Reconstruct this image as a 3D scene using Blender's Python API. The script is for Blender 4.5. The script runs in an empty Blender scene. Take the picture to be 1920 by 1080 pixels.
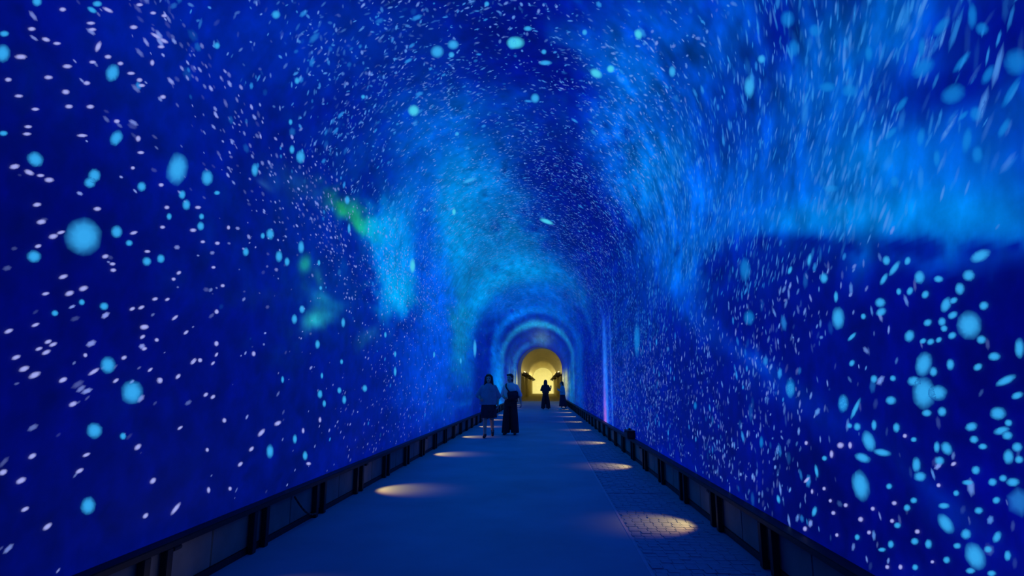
import bpy, bmesh, math, random
import numpy as np
from mathutils import Vector, Matrix

scene = bpy.context.scene
C = scene.collection
random.seed(7)
rng = np.random.default_rng(21)

# ------------------------------------------------------------------ camera
cam_d = bpy.data.cameras.new('camera')
cam_d.sensor_fit = 'HORIZONTAL'
cam_d.sensor_width = 36.0
cam_d.lens = 1050.0 / 1920.0 * 36.0
cam_d.clip_end = 400
cam = bpy.data.objects.new('camera', cam_d)
cam.location = (0, 0, 1.3)
cam.rotation_euler = (math.radians(90 + 9.9924), 0, math.radians(3.2210))
C.objects.link(cam)
scene.camera = cam

# ------------------------------------------------------------------ world and exposure
w = bpy.data.worlds.new('world'); scene.world = w
w.use_nodes = True
w.node_tree.nodes['Background'].inputs[0].default_value = (0.0, 0.0, 0.0, 1)
vs = scene.view_settings
vs.view_transform = 'Standard'; vs.look = 'None'; vs.exposure = 0.0; vs.gamma = 1.0; vs.use_curve_mapping = False

# ------------------------------------------------------------------ dimensions of the tunnel (metres)
XC, RW, ZS = -0.365, 2.035, 2.9        # axis, radius of the vault, springing height
S1 = ZS; S2 = ZS + math.pi * RW; S3 = S2 + ZS
Y0, Y1 = -4.0, 52.0                   # the projection tunnel
YF = 110.0                            # far end of the plain corridor behind it
XL, XR = -2.31, 1.58                  # inner faces of the two low rails

# ------------------------------------------------------------------ helpers
def mat(name, col, rough=.6, metal=0., noise=0., scale=8., bump=0., emit=None, estr=0.):
    m = bpy.data.materials.new(name); m.use_nodes = True
    nt = m.node_tree; b = nt.nodes['Principled BSDF']
    b.inputs['Base Color'].default_value = (*col, 1)
    b.inputs['Roughness'].default_value = rough; b.inputs['Metallic'].default_value = metal
    if noise or bump:
        tc = nt.nodes.new('ShaderNodeTexCoord'); n = nt.nodes.new('ShaderNodeTexNoise')
        n.inputs['Scale'].default_value = scale; n.inputs['Detail'].default_value = 5
        nt.links.new(tc.outputs['Object'], n.inputs['Vector'])
        if noise:
            r = nt.nodes.new('ShaderNodeValToRGB')
            r.color_ramp.elements[0].position = .3; r.color_ramp.elements[1].position = .7
            r.color_ramp.elements[0].color = (*[c * (1 - noise) for c in col], 1)
            r.color_ramp.elements[1].color = (*[min(1, c * (1 + noise)) for c in col], 1)
            nt.links.new(n.outputs['Fac'], r.inputs[0]); nt.links.new(r.outputs[0], b.inputs['Base Color'])
        if bump:
            bp = nt.nodes.new('ShaderNodeBump'); bp.inputs['Strength'].default_value = bump; bp.inputs['Distance'].default_value = .01
            nt.links.new(n.outputs['Fac'], bp.inputs['Height']); nt.links.new(bp.outputs[0], b.inputs['Normal'])
    if emit:
        b.inputs['Emission Color'].default_value = (*emit, 1); b.inputs['Emission Strength'].default_value = estr
    return m

def link(o, parent=None):
    C.objects.link(o)
    if parent: o.parent = parent
    return o
def obj(name, bm, m, parent=None, smooth=False, loc=None):
    me = bpy.data.meshes.new(name)
    bmesh.ops.recalc_face_normals(bm, faces=bm.faces[:])
    bm.to_mesh(me); bm.free()
    if smooth: me.polygons.foreach_set('use_smooth', [True] * len(me.polygons))
    me.materials.append(m)
    o = bpy.data.objects.new(name, me)
    if loc: o.location = loc
    return link(o, parent)
def tag(o, label, cat=None, group=None, kind=None):
    if label: o['label'] = label
    if cat: o['category'] = cat
    if group: o['group'] = group
    if kind: o['kind'] = kind
    return o
def empty(name, loc, rz=0):
    o = bpy.data.objects.new(name, None); o.empty_display_size = .2
    o.location = loc; o.rotation_euler = (0, 0, rz)
    return link(o)
def box(bm, x0, x1, y0, y1, z0, z1):
    v = [bm.verts.new((x, y, z)) for x in (x0, x1) for y in (y0, y1) for z in (z0, z1)]
    for f in ((0, 1, 3, 2), (4, 6, 7, 5), (0, 4, 5, 1), (2, 3, 7, 6), (0, 2, 6, 4), (1, 5, 7, 3)):
        bm.faces.new([v[i] for i in f])
    return v
def boxes(*bs, bevel=0.):
    bm = bmesh.new()
    for b in bs: box(bm, *b)
    if bevel: bmesh.ops.bevel(bm, geom=bm.edges[:], offset=bevel, segments=2, affect='EDGES')
    return bm
def lin(c):
    c = np.asarray(c, float) / 255.
    return np.where(c <= .04045, c / 12.92, ((c + .055) / 1.055) ** 2.4)

# ------------------------------------------------------------------ the projected picture
# strokes of the picture in wall coordinates: ln(distance along the tunnel), girth from the left foot of
# the lining over the crown to the right foot, inverse spread (a, b, d), colour, strength, edge, raggedness
PICTURE = [
(0.8948,1.8561,16.111,0.61925,0.93381,0,0,95,0.8,3,0.085),
(0.9348,0.7632,15.276,3.3203,4.7785,0,2,73,0.7,3,0.085),
(1.2958,0.8719,7.1815,0.52164,2.0688,0,7,91,0.7,2,0.085),
(1.2573,1.7296,6.616,-0.55306,2.0442,0,3,108,0.6,2,0.17),
(1.8977,0.9578,3.8708,-0.21535,1.6532,0,19,116,0.7,2,0.255),
(1.254,3.6912,21.925,-5.8938,2.2949,0,28,140,0.7,2,0.51),
(1.548,4.41,16.184,-3.0986,1.2847,0,42,149,0.55,2,0.765),
(1.5348,4.8267,43.786,-6.9066,2.2458,0,37,144,0.5,2,0.765),
(1.429,3.3961,24.565,-8.1793,4.4826,0,17,130,0.6,2,0.51),
(1.6954,6.0976,27.607,0.4774,2.1146,0,7,116,0.8,2,0.34),
(1.9211,6.3584,19.047,0.73387,1.6786,0,7,119,0.85,2,0.34),
(1.8874,5.6774,37.603,-1.333,1.5826,0,20,130,0.6,2,0.425),
(1.7085,3.6983,18.594,-8.1094,6.0162,0,20,128,0.7,2,0.425),
(1.6584,2.5675,9.5272,-2.331,2.0436,0,14,119,0.7,2,0.34),
(1.5112,1.8492,19.308,-1.2069,3.4741,0,9,112,0.6,2,0.34),
(2.0536,1.9305,8.0677,-2.1129,3.6099,0,28,130,0.7,2,0.34),
(1.7218,2.8793,13.721,-2.2686,2.2117,0,42,140,0.5,2,0.765),
(1.814,2.2805,39.477,-9.5675,10.745,0,46,130,0.6,2,0.68),
(2.1079,5.1269,17.304,-2.232,1.0488,0,85,190,0.75,2,0.595),
(1.9352,5.1067,57.963,-5.2691,3.076,0,60,175,0.5,2,0.68),
(2.0796,6.1737,49.273,0.73027,1.874,0,51,153,0.5,2,0.68),
(2.262,5.528,35.431,-1.394,1.7896,0,110,200,0.7,2,0.425),
(2.3148,4.7933,11.319,1.1663,2.3447,0,122,208,0.85,2,0.34),
(2.3332,3.7833,20.62,2.409,1.201,0,70,195,0.7,2,0.34),
(2.1103,3.7156,79.404,-0.20811,3.1503,0,130,215,0.75,2.4,0.425),
(2.0605,3.5085,115.35,-15.013,10.18,0,140,222,0.55,2.4,0.51),
(2.2111,3.2968,64.086,0.77078,2.8703,0,120,215,0.75,2.4,0.425),
(2.2067,2.8768,81.416,-13.833,9.4877,0,138,212,0.7,2.6,0.51),
(2.082,4.2154,144.11,14.172,21.691,0,110,205,0.5,2,0.51),
(2.5287,4.0924,23.522,4.7458,1.9327,0,122,212,0.7,2,0.255),
(2.6062,2.9102,38.072,-1.0496,0.90809,0,95,220,0.7,2,0.255),
(2.5099,3.2464,126.87,3.0759,4.0632,0,95,245,0.8,2,0.17),
(2.4522,2.7956,255.56,-21.385,16.128,0,125,240,0.5,2,0.255),
(2.643,1.8933,12.724,-0.22828,0.56779,0,75,195,0.7,2,0.255),
(2.4422,1.5693,29.405,-0.028326,1.3391,0,62,190,0.6,2,0.34),
(2.8934,2.7459,47.637,-0.22015,0.33757,0,70,175,0.6,2,0.255),
(2.4871,4.4117,134.22,40.632,18.029,0,140,205,0.4,2,0.34),
(1.8573,3.4079,108.48,-22.953,78.004,20,150,120,0.8,2.4,1.105),
(1.8196,3.3631,739.79,17.948,288.41,30,165,100,0.7,2.4,0.85),
(1.929,3.3439,375.26,-62.696,173.78,25,160,110,0.75,2.4,0.85),
(1.6251,3.2487,122.93,-33.492,77.395,20,90,150,0.5,2,1.105),
(1.4972,3.0199,1842.2,-29.164,1320.9,60,130,190,0.5,2,0.51),
(1.6879,2.5215,2734.8,-364.83,242.86,25,155,150,0.85,2.4,0.68),
(1.7534,2.4442,2498.9,254.93,126.97,20,110,140,0.6,2,0.68),
(1.7738,2.2426,353.62,0.42982,91.284,20,130,180,0.7,2.2,0.765),
(1.8209,2.2135,426.29,-233.11,266.73,10,100,165,0.6,2,0.765),
(1.7454,2.0012,499.51,-111.62,114.08,35,165,175,0.85,2.4,0.68),
(1.7984,2.0742,1048,-306.82,256.24,20,130,175,0.6,2.2,0.68),
(2.0209,1.9834,844.52,-234.89,123.22,20,100,155,0.5,2,0.765),
(1.5433,2.0764,552.47,-416.6,444.16,5,33,116,0.5,2,0.51),
(2.2828,6.4008,42.95,-1.248,2.4381,0,11,116,0.8,2,0.51),
(2.3801,7.0631,25.165,1.221,1.8271,0,9,113,0.85,2,0.425),
(2.4243,7.774,21.949,2.9779,4.5872,0,13,119,0.85,2,0.34),
(2.671,7.6047,15.302,3.0192,3.1176,0,23,128,0.7,2,0.34),
(2.6079,8.355,47.269,11.742,5.8321,0,26,130,0.8,2,0.255),
(2.4389,6.0441,36.045,-1.2774,1.0564,0,95,165,0.7,2,0.425),
(2.5492,5.4792,49.221,0.09783,1.7478,5,110,165,0.65,2,0.425),
(2.5739,6.3695,53.893,-0.58257,1.7358,0,85,165,0.6,2,0.425),
(2.696,4.4341,106.76,-0.00090048,1.9369,10,108,155,0.7,2,0.255),
(2.8932,4.2334,33.298,2.9424,4.6377,0,51,135,0.5,2,0.255),
(2.6783,5.6383,101.16,7.0241,1.9546,0,105,180,0.6,2,0.34),
(2.8718,6.1548,47.809,0.45374,0.69427,0,128,205,0.85,2,0.255),
(2.7732,6.9893,34.934,5.5667,4.5297,0,100,190,0.6,2,0.34),
(3.0556,6.0881,52.953,-0.052909,0.37274,0,92,195,0.7,2,0.255),
(3.0981,6.9455,50.899,-2.1648,1.7365,0,85,180,0.5,2,0.255),
(2.3976,9.819,16.808,0.65321,0.93084,0,65,175,0.7,2,0.255),
(2.4839,10.8382,33.76,-0.60211,1.7049,0,33,144,0.7,2,0.255),
(2.1465,10.6973,12.5,0.065632,2.0035,0,20,130,0.75,2,0.255),
(1.634,7.2433,55.299,2.3924,8.6088,0,60,180,0.7,2,0.595),
(1.7324,7.5292,44.348,3.7469,7.3565,0,85,195,0.75,2,0.595),
(1.8967,7.3043,36.155,7.4233,13.063,0,70,190,0.6,2,0.595),
(1.8524,7.8474,33.901,4.3918,6.0015,0,98,205,0.75,2,0.51),
(1.981,8.1995,24.985,3.8549,3.5263,0,110,208,0.85,2,0.425),
(2.0511,7.7448,31.895,4.289,9.1336,0,80,190,0.6,2,0.51),
(2.2367,8.4011,20.429,1.7508,5.1267,0,60,170,0.6,2,0.51),
(2.0615,8.827,30.89,3.7905,3.635,0,95,200,0.7,2,0.425),
(1.4609,7.8594,60.54,11.532,5.2074,0,75,185,0.7,2,0.68),
(1.5993,8.2728,37.765,6.2129,4.622,0,70,185,0.65,2,0.765),
(1.4351,8.3055,29.74,0.98754,10.255,0,80,192,0.6,2,0.765),
(1.4912,9.2002,35.624,19.045,13.368,0,85,195,0.75,2,0.51),
(1.6888,9.044,43.079,15.654,9.0674,0,90,200,0.7,2,0.425),
(1.031,9.0914,36.682,14.698,8.4759,0,85,190,0.75,2,0.68),
(1.1322,9.3666,27.919,11.422,7.6545,0,80,188,0.75,2,0.68),
(0.9314,9.9417,24.645,17.918,18.666,0,92,200,0.8,2,0.425),
(1.0459,9.7343,170.92,68.504,73.656,0,120,225,0.6,2,0.595),
(1.1658,9.9075,36.783,33.83,39.416,0,115,208,0.85,2,0.34),
(0.8145,10.2305,47.637,37.326,56.644,0,112,200,0.85,2,0.255),
(0.8683,10.239,215.31,84.86,143.15,0,130,195,0.5,2,0.34),
(1.0503,9.2758,15.635,5.595,3.6214,0,86,194,0.6,2.4,0.51),
(1.4202,8.3494,23.878,2.2608,3.0958,0,72,186,0.5,2.4,0.68),
(1.3836,9.1695,38.971,14.768,8.9909,0,80,192,0.5,2.4,0.51),
(1.1063,9.0794,50.04,3.0428,10.186,0,100,202,0.5,2.4,0.765),
(0.8954,9.2739,231.98,32.958,28.464,0,98,200,0.5,2.4,0.765),
(1.225,8.5987,283.03,-13.207,32.436,0,14,130,0.85,2.4,0.68),
(1.4163,8.6106,115.98,28.155,20.979,0,33,144,0.6,2,0.85),
(1.5559,8.6757,106.53,26.873,15.782,0,42,153,0.5,2,0.85),
(0.751,9.5003,121.25,46.001,67.451,0,20,135,0.8,2.4,0.765),
(0.6478,9.6433,292.91,63.931,64.336,0,9,126,0.85,2.4,0.51),
(0.8068,9.6613,97.147,57.117,102.96,0,20,138,0.8,2.4,0.765),
(0.7202,9.7459,254.76,71.079,149.76,0,11,128,0.75,2.4,0.595),
(0.9105,9.467,344.3,147.65,150.97,0,37,149,0.6,2,0.765),
(0.8954,9.2739,393.25,69.795,55.342,0,90,195,0.5,2,0.68),
(0.6571,9.9216,302.89,80.1,99.593,0,70,185,0.5,2,0.425),
(1.7159,9.4966,34.369,13.828,17.933,0,95,205,0.8,2,0.51),
(1.9177,9.5474,57.535,10.801,11.808,0,95,208,0.85,2,0.425),
(1.8411,10.1026,137.91,37.711,17.09,0,70,185,0.6,2,0.51),
(1.6605,10.4823,236.68,93.895,51.958,0,62,180,0.5,2,0.595),
(1.5252,9.9234,38.969,10.1,13.682,0,26,130,0.9,3,0.595),
(1.3432,10.1622,25.594,10.345,15.046,0,24,128,0.9,3.4,0.51),
(1.1258,10.4258,23.441,5.7583,14.655,0,11,116,0.9,3.4,0.51),
(0.898,10.6153,20.787,2.3697,13.613,0,3,110,0.92,4,0.425),
(0.7254,10.5848,83.982,3.4704,34.158,0,3,104,0.92,4,0.425),
(1.0471,10.2447,195.29,178.4,222.77,0,28,140,0.6,2,0.68),
(1.3273,10.6704,12.996,2.0739,5.1398,0,9,116,0.85,2,0.425),
(1.0136,11.075,10.733,-2.0126,6.8563,0,5,113,0.85,2,0.34),
(0.781,10.9602,41.727,-4.357,11.071,0,0,100,0.85,2,0.255),
(1.5345,11.2853,7.8429,-0.32751,3.4866,0,7,107,0.8,2,0.255),
(1.2649,11.6131,29.111,-4.8718,11.135,0,2,88,0.85,2,0.17),
(1.0189,11.5428,33.814,-9.983,34.325,0,2,98,0.8,2,0.255),
(0.8363,11.3552,176.64,-30.393,35.547,0,0,135,0.5,2,0.425),
(1.9104,11.1069,13.118,-0.43418,4.9412,0,14,121,0.6,2,0.255),
(1.5089,10.708,397.6,244.7,185.29,0,65,185,0.6,2,0.765),
(1.3832,10.9469,150.75,87.532,116.93,0,42,153,0.6,2,0.765),
(1.2339,11.0611,94.333,80.764,145.44,0,23,140,0.6,2,0.765),
(0.9651,11.3343,623.4,473.78,557.9,0,37,153,0.55,2,0.765),
(0.9217,11.4189,362.71,48.467,346.44,0,42,158,0.5,2,0.765),
(1.115,10.2565,443.11,89.014,172.97,0,51,153,0.5,2,0.85),
(2.0527,3.5583,167.9,-19.111,13.976,0,150,228,0.7,3,0.595),
(2.1782,3.4144,158.84,-10.213,6.0843,0,135,222,0.7,3,0.51),
(2.2222,2.8736,92.285,-17.118,11.667,0,150,218,0.7,3,0.595),
(2.2575,3.9113,192.14,41.423,11.699,0,60,185,0.5,2.4,0.34),
(2.3634,4.698,24.607,6.5605,5.676,0,138,212,0.75,2.6,0.425),
(2.2364,5.4037,194.1,7.6923,3.5773,0,120,200,0.6,2.4,0.595),
(1.0459,9.7343,154.06,87.175,101.45,0,125,228,0.6,2.4,0.595),
(2.0272,8.0471,42.502,5.8219,7.2013,0,118,210,0.6,2.4,0.51),
(1.8179,8.294,86.253,8.2157,21.423,0,105,205,0.6,2.4,0.68),
(1.6889,7.5537,86.687,6.4997,11.15,0,95,200,0.6,2.4,0.68),
(1.5195,9.7949,173.43,93.477,86.109,0,28,140,0.85,3.4,0.68),
(1.3422,9.932,265.37,168.95,176.72,0,28,140,0.85,3.4,0.68),
(1.179,10.1249,411.73,230.05,308.37,0,28,140,0.85,3.4,0.68),
(1.0216,10.2239,282.67,186.37,284.53,0,28,140,0.85,3.4,0.68),
(0.9236,10.3226,530.41,222.65,426.97,0,28,140,0.85,3.4,0.68),
(0.8288,10.4025,595.66,384.89,817.22,0,28,140,0.85,3.4,0.68),
(0.7378,10.4071,513.56,227.32,517.47,0,28,140,0.85,3.4,0.68),
(1.0898,10.1866,840.26,133.88,250.18,0,95,195,0.6,2.4,0.68),
(0.8703,10.3488,910.12,69.768,733.05,0,90,190,0.6,2.4,0.68),
(0.8948,1.8561,11.603,0.31445,0.91321,0,0,86,0.55,3,0.085),
(1.2729,1.3858,9.073,0.23465,2.1235,0,2,100,0.4,2,0.085),
(1.2638,0.6278,11.611,1.0719,6.0354,0,6,86,0.4,2,0.085),
(1.0978,9.9892,66.991,70.773,87.786,0,132,224,0.6,2.4,0.425),
(0.8286,10.2432,91.544,81.368,124.51,0,116,202,0.5,2.4,0.34),
(2.2591,6.5973,83.862,-1.6638,4.9697,0,6,108,0.75,2.4,0.595),
(2.358,7.1089,57.85,2.9847,4.4529,0,6,108,0.7,2.4,0.51),
(2.4813,5.7875,54.469,-1.5449,1.5377,4,112,172,0.6,2.2,0.425),
(2.4219,6.2748,127.78,-6.2949,3.8794,4,95,160,0.5,2.2,0.51),
(1.6118,5.1894,94.499,-11.11,3.0287,0,39,147,0.4,2,0.85),
(1.1274,3.5223,114.17,-36.162,19.515,0,28,140,0.4,2,0.85),
(1.6928,9.7428,335.5,156.67,138.87,0,20,130,0.8,3.4,0.85),
(1.4422,9.8034,989.18,624.37,572.97,0,20,130,0.8,3.4,0.85),
(1.2497,9.9985,1153,947.84,1048.6,0,20,130,0.8,3.4,0.85),
(1.1249,10.1365,1443.4,536.86,771.75,0,20,130,0.8,3.4,0.85),
(0.9693,10.249,1333,969.73,1527.6,0,20,130,0.8,3.4,0.85),
(0.9016,10.3117,1914.5,420.55,910.26,0,20,130,0.8,3.4,0.85),
(0.7773,10.3824,1448.7,759.78,1595,0,20,130,0.8,3.4,0.85),
(0.7032,10.405,2109.9,790.37,1857.3,0,20,130,0.8,3.4,0.85),
(2.3584,7.45,23.43,0,0.75614,0,10,122,0.75,2.4,0.7),
(2.788,8.6,6.5719,0,0.39063,0,20,130,0.8,3,0.5),
(2.4338,6.2,58.11,0,1,0,80,165,0.5,2,0.6),
(2.7003,4.8,452.41,0,0.69444,5,100,165,0.7,2.4,0.5),
(2.8524,4.9,71.79,0,0.18904,0,130,206,0.9,2.6,0.45),
(2.763,2.7,148.92,0,1.2346,8,115,165,0.75,2.4,0.4),
(2.8739,7.5,200.97,0,2.0408,0,95,185,0.6,2.4,0.5),
(2.9568,8,658.11,0,1,0,80,175,0.5,2.4,0.5),
(3.0869,1.5,120.33,0,0.16,0,24,130,0.85,2.6,0.4),
(3.1197,5.9,101.57,0,0.34602,0,95,200,0.85,2.4,0.5),
(3.1345,6.8,528.33,0,0.39062,0,60,170,0.5,2,0.7),
(3.2844,5.4,232.99,0,0.097656,0,98,205,0.85,2.4,0.4),
(3.2896,10.7,80.333,0,0.18904,0,62,160,0.8,2.6,0.3),
(3.3868,1.1,83.125,0,0.22676,0,118,216,0.9,2.6,0.25),
(3.3838,7.1,869.58,0,0.22676,0,52,160,0.6,2,0.4),
(3.4918,6.15,299.17,0,0.075061,22,138,198,0.85,2.4,0.25),
(3.5614,11.2,61.567,0,0.30864,10,95,165,0.8,2.4,0.3),
(3.6606,3.1,168.33,0,0.22676,0,58,150,0.8,2.4,0.3),
(3.7478,8.5,37.066,0,0.44444,0,48,150,0.8,2.4,0.3),
(3.7478,6.3,37.066,0,2.0408,90,135,160,0.65,2,0.2),  # pale crown patch: reflected yellow corridor light painted into the picture
(3.8366,3.55,175.84,0,0.23795,15,118,190,0.7,2.2,0.3),
(3.7674,0.5,29.581,0,0.44444,70,120,160,0.6,2.2,0.3),
(3.8445,11.65,87.693,0,0.5487,90,125,150,0.6,2.2,0.3),
(2.7079,11.05,144.29,0,0.29218,8,62,195,0.45,4,0.12),
(2.7434,11,798.68,0,0.27701,30,108,228,0.85,4,0.12),
(2.7629,12.05,2050.1,0,0.75614,125,85,205,0.8,2.4,0.12),
(2.7645,12.45,2385.3,0,1.108,180,88,190,0.8,2.4,0.12),
(2.6514,11,12859,0,0.25,40,105,218,0.7,3,0.15),
(2.6826,11.25,2827.6,0,0.32653,0,40,165,0.7,3,0.15),
(2.3944,7.425,23.043,0,1.3061,0,8,118,0.6,2.6,0.7),
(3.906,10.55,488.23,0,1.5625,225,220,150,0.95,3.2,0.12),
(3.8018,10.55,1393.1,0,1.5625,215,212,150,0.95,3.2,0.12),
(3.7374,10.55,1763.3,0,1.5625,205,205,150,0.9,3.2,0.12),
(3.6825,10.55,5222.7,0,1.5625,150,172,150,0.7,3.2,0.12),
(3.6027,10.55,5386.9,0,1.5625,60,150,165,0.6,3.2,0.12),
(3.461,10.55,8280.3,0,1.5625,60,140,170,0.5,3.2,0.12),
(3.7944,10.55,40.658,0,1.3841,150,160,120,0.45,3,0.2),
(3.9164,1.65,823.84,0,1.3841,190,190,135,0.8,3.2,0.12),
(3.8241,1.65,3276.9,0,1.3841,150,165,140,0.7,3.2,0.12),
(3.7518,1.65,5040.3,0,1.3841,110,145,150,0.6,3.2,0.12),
(3.6762,1.65,6240.3,0,1.3841,90,135,160,0.5,3.2,0.12),
]
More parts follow.
